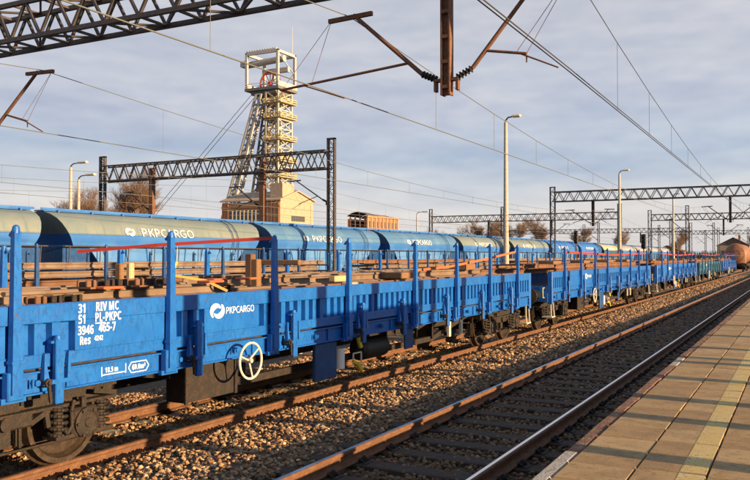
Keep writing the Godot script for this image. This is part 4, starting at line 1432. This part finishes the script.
func _ready() -> void:
	# ------------------------------------------------ camera, sky, sun
	var cam := Camera3D.new()
	cam.name = "camera"
	cam.fov = 33.40
	cam.near = 0.1
	cam.far = 8000.0
	add_child(cam)
	cam.position = Vector3(0, 1.978, 0)
	cam.rotation = Vector3(deg_to_rad(1.146), deg_to_rad(28.035), 0)
	cam.current = true
	var env := Environment.new()
	env.background_mode = Environment.BG_SKY
	env.sky = make_sky()
	env.background_energy_multiplier = 0.42
	env.tonemap_mode = Environment.TONE_MAPPER_LINEAR
	env.tonemap_exposure = 2.36
	env.sdfgi_enabled = true
	env.ssao_enabled = true
	env.ssil_enabled = true
	var we := WorldEnvironment.new()
	we.name = "environment"
	we.environment = env
	add_child(we)
	var sun := DirectionalLight3D.new()
	sun.name = "sun"
	sun.light_energy = 1.6
	sun.light_color = Color(1.0, 0.84, 0.64)
	sun.light_angular_distance = 0.5
	sun.shadow_enabled = true
	add_child(sun)
	sun.look_at_from_position(Vector3.ZERO, Vector3(-1.0, -0.169, -0.07))
	rng.seed = 12345
	font = SystemFont.new()
	font.font_names = PackedStringArray(["Droid Sans"])
	font.font_weight = 700
	thin = SystemFont.new()
	thin.font_names = PackedStringArray(["Droid Sans"])
	make_materials()
	print("materials ", Time.get_ticks_msec())

	# ------------------------------------------------ setting
	make_ground()
	make_platform()
	railway("empty track on dark wooden sleepers beside the platform edge", 3.367, 0.0, -6.0, 170.0, 8.54, 0.62, true, M.rail_top, 42.0)
	railway("rusty track on pale concrete sleepers under the nearest blue train", 7.69, -0.2, -6.0, 170.0, 8.46, 0.64, false, M.rail_top_dull, 42.0)
	railway("track under the second row of loaded stake wagons", 16.4, -0.2, 5.0, 170.0, 8.5, 0.65, false, M.rail_top_dull, 5.0)
	railway("track under the long train of hopper wagons", 29.4, -0.2, 5.0, 230.0, 8.5, 0.65, false, M.rail_top_dull, 5.0)
	railway("empty track between the two rows of stake wagons", 12.0, -0.2, 5.0, 170.0, 8.5, 0.65, false, M.rail_top_dull, 5.0)
	make_ballast()
	print("ground ", Time.get_ticks_msec())

	# ------------------------------------------------ wagons
	wheel_m = wheel_mesh()
	coil_m = coil_mesh(0.09, 0.29, 4.5, 0.021)
	buffer_m = buffer_mesh()
	var near := "stake wagons of the nearest train"
	var w1 := stake_wagon("nearest bright blue stake wagon with white lettering and a cream handwheel", V(7.69, -0.2, 12.13), true, M.blue, near)
	var em := part("emblem", emblem(0.19), M.white, w1, W(1.377, 1.505, -4.38))
	em.name = "emblem"
	lettering("lettering", "PKPCARGO", 0.085, 1.0, M.white, w1, W(1.374, 1.50, -4.22))
	var labels := ["second blue stake wagon from the camera, past the first coupling", "third blue stake wagon of the nearest train", "dull teal stake wagon, fourth of the nearest train", "small blue stake wagon, fifth of the nearest train, before the tank wagon"]
	var wagons := [w1]
	for i in 4:
		var c := copy_of(w1, labels[i], V(7.69, -0.2, 12.13 + 19.08 * (i + 1)))
		wagons.append(c)
		if i == 2:
			for ch in c.get_children():
				if ch is MeshInstance3D and ch.material_override == M.blue: ch.material_override = M.teal
	# number panel on the nearest wagon only
	for l in [["31", -6.52, 1.655, 0.088], ["RIV MC", -6.30, 1.662, 0.088], ["51", -6.52, 1.548, 0.088], ["PL-PKPC", -6.31, 1.555, 0.088], ["3946", -6.52, 1.437, 0.088], ["465-7", -6.255, 1.447, 0.088], ["Res", -6.50, 1.335, 0.082], ["4242", -6.31, 1.345, 0.05]]:
		lettering("lettering", l[0], l[3], 0.74, M.white, w1, W(1.374 if l[2] < 1.54 else 1.378, l[2], l[1]))
	# underline below PL, loading length mark and area mark on the sole bar
	part("lettering_line", MB.new().box(W(1.379, 1.497, -6.24), Vector3(0.003, 0.010, 0.13)), M.white, w1)
	var mk := MB.new()
	for q in [-6.16, -5.83]: mk.box(W(1.3605, 0.965, q), Vector3(0.002, 0.10, 0.010))
	mk.box(W(1.3605, 0.930, -5.995), Vector3(0.002, 0.010, 0.33))
	part("length_mark", mk, M.white, w1, W(-0.038, 0.02, 0))
	lettering("lettering", "18.5 m", 0.052, 0.8, M.white, w1, W(1.3235, 0.995, -6.12))
	var hx := MB.new()
	var hp := [Vector2(-0.15, 0), Vector2(-0.11, 0.055), Vector2(0.11, 0.055), Vector2(0.15, 0), Vector2(0.11, -0.055), Vector2(-0.11, -0.055)]
	for i in 6:
		var a: Vector2 = hp[i]
		var b: Vector2 = hp[(i + 1) % 6]
		hx.bar(W(1.3225, 0.98 + a.y, -5.64 + a.x), W(1.3225, 0.98 + b.y, -5.64 + b.x), 0.002, 0.010)
	part("area_mark", hx, M.white, w1)
	lettering("lettering", "69.0m²", 0.055, 0.8, M.white, w1, W(1.3235, 0.98, -5.64), true)
	# the second row, behind
	var w2 := stake_wagon("dark stake wagon loaded with stacked rails, leftmost of the second row", V(16.4, -0.2, 17.4), false, M.blue_dark, "stake wagons of the second row")
	for i in 4: copy_of(w2, ["dark stake wagon of the second row behind the nearest wagon's far end", "dark stake wagon of the second row behind the second blue wagon", "dark stake wagon of the second row behind the third blue wagon", "last dark stake wagon of the second row"][i], V(16.4, -0.2, 17.4 + 19.08 * (i + 1)))
	tank_wagon()
	print("wagons ", Time.get_ticks_msec())
	var kinds := [
		["grey green hopper wagon cut by the left edge of the picture", M.hop_green, M.hop_low],
		["grey green hopper wagon with blue lower hull, in front of the brick shaft house", M.hop_green, M.hop_low],
		["teal blue hopper wagon behind the lattice mast", M.hop_teal, M.hop_low],
		["pale teal hopper wagon below the derelict brick hall", M.hop_teal, M.hop_low],
		["dusty green hopper wagon left of the tallest lamp post", M.hop_green, M.hop_low],
		["dusty green hopper wagon just right of the tallest lamp post", M.hop_green, M.hop_low],
		["bright blue hopper wagon right of the dark portal mast", M.hop_blue, M.hop_low],
		["bright blue hopper wagon left of the beige one", M.hop_blue, M.hop_low],
		["beige hopper wagon far along the long train", M.hop_beige, M.teal],
		["grey hopper wagon next after the beige one", M.hop_grey, M.hop_low],
		["second grey hopper wagon after the beige one", M.hop_grey, M.hop_low],
		["third grey hopper wagon after the beige one", M.hop_grey, M.hop_low],
		["last small grey hopper wagon of the long train", M.hop_grey, M.hop_low]]
	for i in kinds.size():
		hopper_wagon(kinds[i][0], V(29.4, -0.2, 23.6 + 15.25 * (i - 0.5)), kinds[i][1], kinds[i][2])
	print("hoppers ", Time.get_ticks_msec())

	# ------------------------------------------------ loads
	var tr := V(7.69, -0.2, 12.13)
	var g1 := "long rails loaded on the nearest wagon"
	for k in 7:
		cargo_rail("long rail in the nearest wagon's lower layer, %s from its far side" % ORD[k], -1.12 + k * 0.345, 1.58, -3.1 + 0.22 * ((k * 3) % 5), 8.3 - 0.2 * (k % 3), tr, M.cargo_rail if k % 3 else M.cargo_rust, g1)
	for k in 4:
		cargo_rail("long rail in the nearest wagon's top layer, %s from its far side" % ORD[k], -0.75 + k * 0.42, 1.72, -2.6 + 0.55 * k, 7.9 - 0.3 * k, tr, M.cargo_rail, g1)
	for k in 8:
		cargo_rail("short rail in the nearest wagon's left part, lower layer, %s from its far side" % ORD[k], -1.15 + k * 0.32, 1.50, -8.0 + 0.25 * (k % 3), -4.2 - 0.3 * (k % 2), tr, M.cargo_rust if k % 2 else M.cargo_rail, "short rails in the nearest wagon")
	for k in 3:
		cargo_rail("short rail in the nearest wagon's left part, top layer, %s from its far side" % ORD[k], -0.5 + k * 0.5, 1.66, -6.3 - 0.2 * k, -3.4, tr, M.cargo_rail, "short rails in the nearest wagon")
	for q in [[-1.9, 0], [1.6, 0], [4.8, 0], [7.6, 0]]:
		timber("square bearer under the nearest wagon's long rails at its %s" % {-1.9: "third stake", 1.6: "fifth stake", 4.8: "seventh stake", 7.6: "right end"}[q[0]], tr + W(0, 1.47, q[0]), Vector3(2.3, 0.14, 0.16), M.wood, "bearers under the nearest wagon's rails")
	timber("upright dark red timber beside the third stake", tr + W(0.42, 1.80, -2.30), Vector3(0.12, 0.66, 0.12), M.wood, "")
	timber("taller upright timber beside the third stake, further from the camera", tr + W(0.20, 1.84, -2.15), Vector3(0.12, 0.74, 0.12), M.cargo_rust, "")
	timber("flat timber across the tops of the upright timbers", tr + W(0.70, 2.08, -2.12), Vector3(0.8, 0.08, 0.10), M.wood, "")
	timber("pale upright timber left of the second stake", tr + W(0.0, 1.96, -4.45), Vector3(0.07, 0.26, 0.09), M.wood_pale, "")
	timber("brown upright timber behind the pale one", tr + W(-0.12, 1.96, -4.52), Vector3(0.10, 0.24, 0.08), M.wood, "")
	timber("pale block on the rail ends, upper of two", tr + W(0.85, 1.80, -0.55), Vector3(0.12, 0.10, 0.50), M.wood_pale, "")
	timber("pale block on the rail ends, lower of two", tr + W(1.05, 1.69, -0.45), Vector3(0.12, 0.10, 0.55), M.wood_pale, "")
	timber("orange brown block between the fifth and sixth stakes", tr + W(0.7, 1.80, 2.0), Vector3(0.4, 0.12, 0.9), M.wood, "")
	timber("orange brown block on the load by the red strap", tr + W(0.6, 1.92, 5.6), Vector3(0.4, 0.14, 0.7), M.wood, "")
	# row of iron chairs lying by the second stake
	for k in 9:
		var ch := MB.new()
		ch.box(Vector3(0, 0.01, 0), Vector3(0.30, 0.02, 0.16))
		for s in [-1.0, 1.0]:
			ch.bev(Vector3(0.07 * s, 0.055, 0), Vector3(0.04, 0.08, 0.14), 0.01)
			ch.tube(Vector3(0.12 * s, 0.02, 0), Vector3(0.12 * s, 0.10, 0), 0.016, 0.016, 6)
		var c := part("rail_chair", ch, M.iron if k % 3 else M.cargo_rust, self, tr + W(0.62 - 0.04 * (k % 2), 1.81 if k > 2 else 1.66, -6.4 + k * 0.235))
		tag(c, "small iron rail chair on the load left of the second stake, %s from the left" % ORD[k], "rail chair", "iron rail chairs on the nearest wagon")
	for k in 5:
		var og := part("rubber_pad", MB.new().bev(Vector3.ZERO, Vector3(0.22, 0.03, 0.30), 0.008), M.orange, self, tr + W(0.75 - 0.3 * (k % 2), 1.82 + 0.01 * k, [-5.55, -4.75, -3.75, -3.3, -2.95][k]))
		tag(og, "small bright orange pad on the nearest wagon's load, %s from the left" % ORD[k], "pad", "orange pads on the load")
	# straps
	ribbon("red_strap", "red ratchet strap stretched from a far stake to the third near stake", [tr + W(-1.43, 2.24, -4.05), tr + W(-0.2, 2.33, -3.75), tr + W(1.40, 2.42, -3.24)], 0.045, M.red)
	ribbon("yellow_strap", "yellow strap hanging down from the red one onto the rails", [tr + W(0.05, 2.33, -3.62), tr + W(0.12, 2.1, -3.70), tr + W(0.10, 1.92, -3.80), tr + W(0.5, 1.84, -3.55), tr + W(0.75, 1.70, -3.40)], 0.035, M.strap)
	ribbon("red_strap", "slack red strap sagging between the fifth and the last stake", [tr + W(1.38, 2.10, 1.30), tr + W(0.9, 1.96, 2.3), tr + W(0.6, 1.88, 3.1), tr + W(0.7, 1.94, 4.6), tr + W(1.0, 2.08, 5.8), tr + W(1.38, 2.28, 7.2)], 0.05, M.orange)
	for i in 4:
		var tw := V(7.69, -0.2, 12.13 + 19.08 * (i + 1))
		for k in 6:
			cargo_rail("%s rail from the far side, %s layer, on the %s" % [ORD[k % 3], "top" if k > 2 else "lower", WAG[i]], -1.0 + (k % 3) * 0.95, 1.60 + 0.16 * (k / 3), -8.0 + 0.3 * k, 8.2 - 0.2 * k, tw, M.cargo_rust, "rails on the further wagons")
		for q in [-6.0, -2.0, 2.2, 6.0]:
			timber("rust brown block on the rails of the %s, %s from the left" % [WAG[i], ORD[[-6.0, -2.0, 2.2, 6.0].find(q)]], tw + W(0.6, 1.97, q), Vector3(0.5, 0.10, 0.9), M.wood, "blocks on the further wagons")
		ribbon("red_strap", ["red strap along the stake tops of the second blue wagon", "red strap along the stake tops of the third blue wagon", "red strap along the stake tops of the teal wagon", "red strap along the stake tops of the last blue wagon"][i], [tw + W(1.36, 2.30, -7.2), tw + W(1.36, 2.22, 0.0), tw + W(1.36, 2.30, 7.2)], 0.07, M.red)
	# stacked rails on the second row: three open layers
	for i in 4:
		var t2 := V(16.4, -0.2, 17.4 + 19.08 * i)
		for layer in 3:
			for k in 2:
				cargo_rail("%s rail, %s layer of the stack on the second row's %s wagon" % ["nearer" if k == 0 else "farther", ["bottom", "middle", "top"][layer], ORD[i]], 0.95 - k * 0.9 - 0.05 * layer, 1.46 + 0.205 * layer, -8.3 + 0.4 * ((layer + k + i) % 3), 8.2 - 0.5 * ((layer * 2 + k) % 3), t2, M.cargo_rail if (layer + i) % 3 else M.cargo_rust, "stacked rails on the second row of wagons")
			for q in [-6.5, -1.5, 3.5, 7.6]:
				timber("spacer under the %s rails, second row's %s wagon, %s from left" % [["bottom", "middle", "top"][layer], ORD[i], ORD[[-6.5, -1.5, 3.5, 7.6].find(q)]], t2 + W(0.45, 1.44 + 0.205 * layer, q), Vector3(1.5, 0.05, 0.14), M.wood_dark, "spacers between the stacked rails")

	# ------------------------------------------------ overhead line
	var p0 := portal("nearest lattice portal, its girder crossing the top left corner", 13.2, 24.0, -9.2, [24.2, -9.4], 8.6, 7.16, 8.02, M.steel_dark)
	hanger(p0, 5.57, 7.2, 4.85, [[7.69, 1.45]], 4.97, 6.62, M.steel_rust)
	cantilever(p0, 5.57, 0.18, 4.85, 3.55, -0.55, 5.10, 6.90, M.steel_rust)
	hanger(p0, 18.2, 7.2, 4.85, [[16.1, -0.55]], 4.94, 6.50, M.steel_rust)
	var pA := portal("lattice portal in front of the pit headframe", 43.0, 26.2, 45.8, [26.0, 45.9], 9.4, 7.50, 8.60, M.steel_dark)
	cantilever(pA, 26.0, 0.5, 5.1, 28.9, -0.5, 5.0, 6.9, M.steel_dark)
	for l in [31.3, 41.0]:
		part("mast", MB.new().box(Vector3(0, 4.2, 0), Vector3(0.34, 8.9, 0.30)), M.steel_rust, pA, Vector3(-l, -0.4, 0))
		cantilever(pA, l, 0.34, 5.0, l + 2.4, -0.5, 5.0, 6.7, M.steel_dark)
	var pC := portal("dark lattice portal spanning all tracks at the right", 79.0, 21.8, -9.2, [21.9, -9.4], 8.9, 7.40, 8.35, M.steel_dark)
	hanger(pC, 17.9, 7.5, 4.9, [[16.2, -0.5], [20.3, -0.5]], 4.95, 6.6, M.steel_dark, 0.26)
	hanger(pC, 5.6, 7.5, 5.0, [[3.5, -0.5], [7.69, -0.5]], 4.97, 6.6, M.steel_dark, 0.22)
	var pB := portal("distant lattice portal above the dusty hopper wagons", 113.0, 50.2, 22.0, [50.4, 22.0], 9.2, 7.1, 8.05, M.steel_dark)
	hanger(pB, 31.5, 7.2, 4.9, [[29.2, -0.5], [34.0, -0.5]], 4.95, 6.6, M.steel_dark, 0.24)
	hanger(pB, 41.0, 7.2, 4.9, [[39.0, -0.5]], 4.95, 6.6, M.steel_dark, 0.24)
	var pD := portal("far lattice portal at the right, smaller than the dark one", 128.0, 20.2, -9.2, [20.4, -9.4], 9.0, 7.4, 8.3, M.steel_dark)
	hanger(pD, 10.0, 7.5, 5.0, [[7.69, -0.5], [12.0, -0.5]], 4.97, 6.6, M.steel_dark, 0.24)
	var pE := portal("farther lattice portal left of the far masts", 185.0, 62.0, 21.0, [62.0, 44.0, 21.0], 9.2, 7.2, 8.1, M.steel_dark)
	hanger(pE, 31.5, 7.2, 4.9, [[29.2, -0.5]], 4.95, 6.6, M.steel_dark, 0.24)
	var pF := portal("farthest lattice portal low over the end of the yard", 215.0, 34.0, -9.2, [34.0, 18.0, -9.4], 9.0, 7.4, 8.3, M.steel_dark)
	hanger(pF, 10.0, 7.5, 5.0, [[7.69, -0.5]], 4.97, 6.6, M.steel_dark, 0.24)
	var nm := 0
	for q in [[33.0, 96.0], [33.0, 150.0], [25.0, 168.0], [19.0, 140.0], [12.2, 104.0], [20.0, 205.0], [14.2, 160.0], [10.0, 190.0]]:
		nm += 1
		var ms := thing("catenary_mast", "%s slim single catenary mast from the left among the distant poles" % ORD[nm - 1], "mast", V(q[0], -0.45, q[1]), "distant single masts")
		part("post", mast(8.6, 0.34, 0.22, 0.09), M.steel_dark, ms)
		cantilever(ms, 0.0, 0.34, 5.2, 2.2, -0.5, 5.3, 7.0, M.steel_dark)
	overhead_line("twin contact wire over the platform track at the upper right", 3.5, [-52.0, 13.2, 79.0, 128.0, 215.0], 5.08, 6.85, 1.5, true, M.wire_dark, 0.010)
	overhead_line("contact wire over the nearest train, crossing the middle of the sky", 7.69, [-52.0, 13.2, 79.0, 128.0, 215.0], 4.97, 6.55, 1.3, false, M.wire, 0.012)
	overhead_line("contact wire over the second row of wagons, across the left sky", 16.2, [-52.0, 13.2, 79.0, 128.0, 215.0], 4.95, 6.45, 1.2, false, M.wire, 0.012)
	overhead_line("contact wire over the hopper wagons", 29.0, [-25.0, 43.0, 113.0, 185.0, 250.0], 5.0, 6.75, 1.2, false, M.wire, 0.013)
	overhead_line("contact wire beyond the hopper wagons", 33.8, [-25.0, 43.0, 113.0, 185.0, 250.0], 5.0, 6.65, 1.2, false, M.wire, 0.013)
	overhead_line("farthest contact wire on the left", 43.4, [-25.0, 43.0, 113.0, 185.0, 250.0], 5.0, 6.65, 1.2, false, M.wire, 0.013)
	print("overhead ", Time.get_ticks_msec())

	# ------------------------------------------------ lamps, signals
	var lg := "tall lamp posts between the tracks"
	lamp_post("tallest lamp post in the middle, its foot behind the nearest train", 14.2, 41.9, 9.75, 0.45, lg)
	lamp_post("second tall lamp post, right of the dark portal mast", 14.2, 73.0, 9.75, 0.45, lg)
	lamp_post("third lamp post, below the right end of the dark girder", 14.2, 107.0, 10.0, 0.45, lg)
	lamp_post("higher of the two lamp posts standing together at the left", 47.0, 41.0, 8.9, 0.9, "lamp posts beyond the hopper wagons")
	lamp_post("lower of the two lamp posts standing together at the left", 46.4, 41.2, 8.0, 0.9, "lamp posts beyond the hopper wagons")
	lamp_post("small lamp post right of the derelict brick hall", 45.0, 96.4, 8.0, 0.9, "lamp posts beyond the hopper wagons")
	signal_post("black signal head above the far hopper wagons", 14.0, 84.1, 3.3)
	signal_post("black signal above the bright blue hopper wagons", 22.8, 92.0, 4.0)

	# ------------------------------------------------ buildings and trees behind
	headframe()
	shaft_house()
	brick_ruin()
	var far := [["cream house at the end of the yard", 20.0, 300.0, Vector3(10, 6, 14), M.plaster, M.roof], ["red brick house at the end of the yard", 6.0, 320.0, Vector3(9, 7, 12), M.brick, M.roof], ["wide red roofed house left of the far masts", 45.0, 330.0, Vector3(10, 4.5, 16), M.brick_pale, M.brick], ["long brick shed behind the grey hopper wagons", 60.0, 300.0, Vector3(10, 4.5, 26), M.brick, M.brick], ["pale flat house far right above the tank wagon", -4.0, 360.0, Vector3(14, 9, 16), M.plaster, M.brick]]
	for h in far: small_house(h[0], V(h[1], -0.45, h[2]), h[3], h[4], h[5])
	var trees := [["bushy bare tree right of the left portal mast", 75.0, 74.8, 17.0, 3], ["small bare tree left of the left portal mast", 78.0, 69.5, 13.5, 4], ["bare tree above the dusty hopper wagons, left of the lamp post", 78.0, 200.0, 13.5, 5], ["bare tree just left of the tallest lamp post", 72.0, 196.0, 12.5, 6], ["bare tree right of the tallest lamp post", 70.0, 214.0, 13.5, 7], ["wide bare tree left of the dark portal mast", 68.0, 232.0, 14.0, 8], ["bare tree beside the derelict brick hall", 100.0, 226.0, 12.0, 9], ["bare tree behind the blue hopper wagons", 60.0, 250.0, 12.0, 10], ["bare tree behind the beige hopper wagon", 52.0, 262.0, 11.0, 11], ["bare tree among the far masts", 36.0, 280.0, 11.0, 12], ["bare tree behind the far houses", 14.0, 330.0, 12.0, 13]]
	for q in trees: bare_tree(q[0], V(q[1], -0.45, q[2]), q[3] * (1.0 if q[2] < 100.0 else 1.25), q[4])
	# distant scrub as one mass
	var scrub := MB.new()
	var sr := RandomNumberGenerator.new()
	sr.seed = 31
	for i in 5000:
		var l := sr.randf_range(-20.0, 130.0)
		var t3 := sr.randf_range(285.0, 300.0) + absf(l) * 0.3
		var b := V(l, -0.4, t3)
		var h2 := sr.randf_range(1.5, 4.5)
		scrub.tube(b, b + Vector3(sr.randf_range(-0.8, 0.8), h2, sr.randf_range(-0.8, 0.8)), 0.09, 0.04, 3, false)
	var so := part("scrub", scrub, M.bush, self)
	tag(so, "brown leafless scrub along the end of the yard", "scrub", "", "stuff")

	# ------------------------------------------------ out of frame on the platform: posts and board added to throw the bands of shade
	for t4 in [6.7, 8.36, 9.6, 11.3, 13.1, 15.3, 17.8, 20.6, 24.0, 28.0]:
		var cp := thing("added_shade_post", "%s added concrete post from the camera, throwing a band of shade" % ORD[[6.7, 8.36, 9.6, 11.3, 13.1, 15.3, 17.8, 20.6, 24.0, 28.0].find(t4)], "post", V(-1.8, 0.33, t4), "unseen posts added to throw shade")
		part("post", MB.new().bev(Vector3(0, 2.0, 0), Vector3(0.26, 4.0, 0.26), 0.02), M.concrete, cp)
	var sg := thing("added_shade_board", "plain unseen board added to shade the side of the nearest wagon", "board", V(-1.66, 0.33, 11.2))  # added unseen board, shaped to shade the lower wagon side
	part("panel", MB.new().bev(Vector3(0, 1.54, 0), Vector3(0.06, 1.16, 3.3), 0.01), M.concrete, sg)
	print("done ", Time.get_ticks_msec())
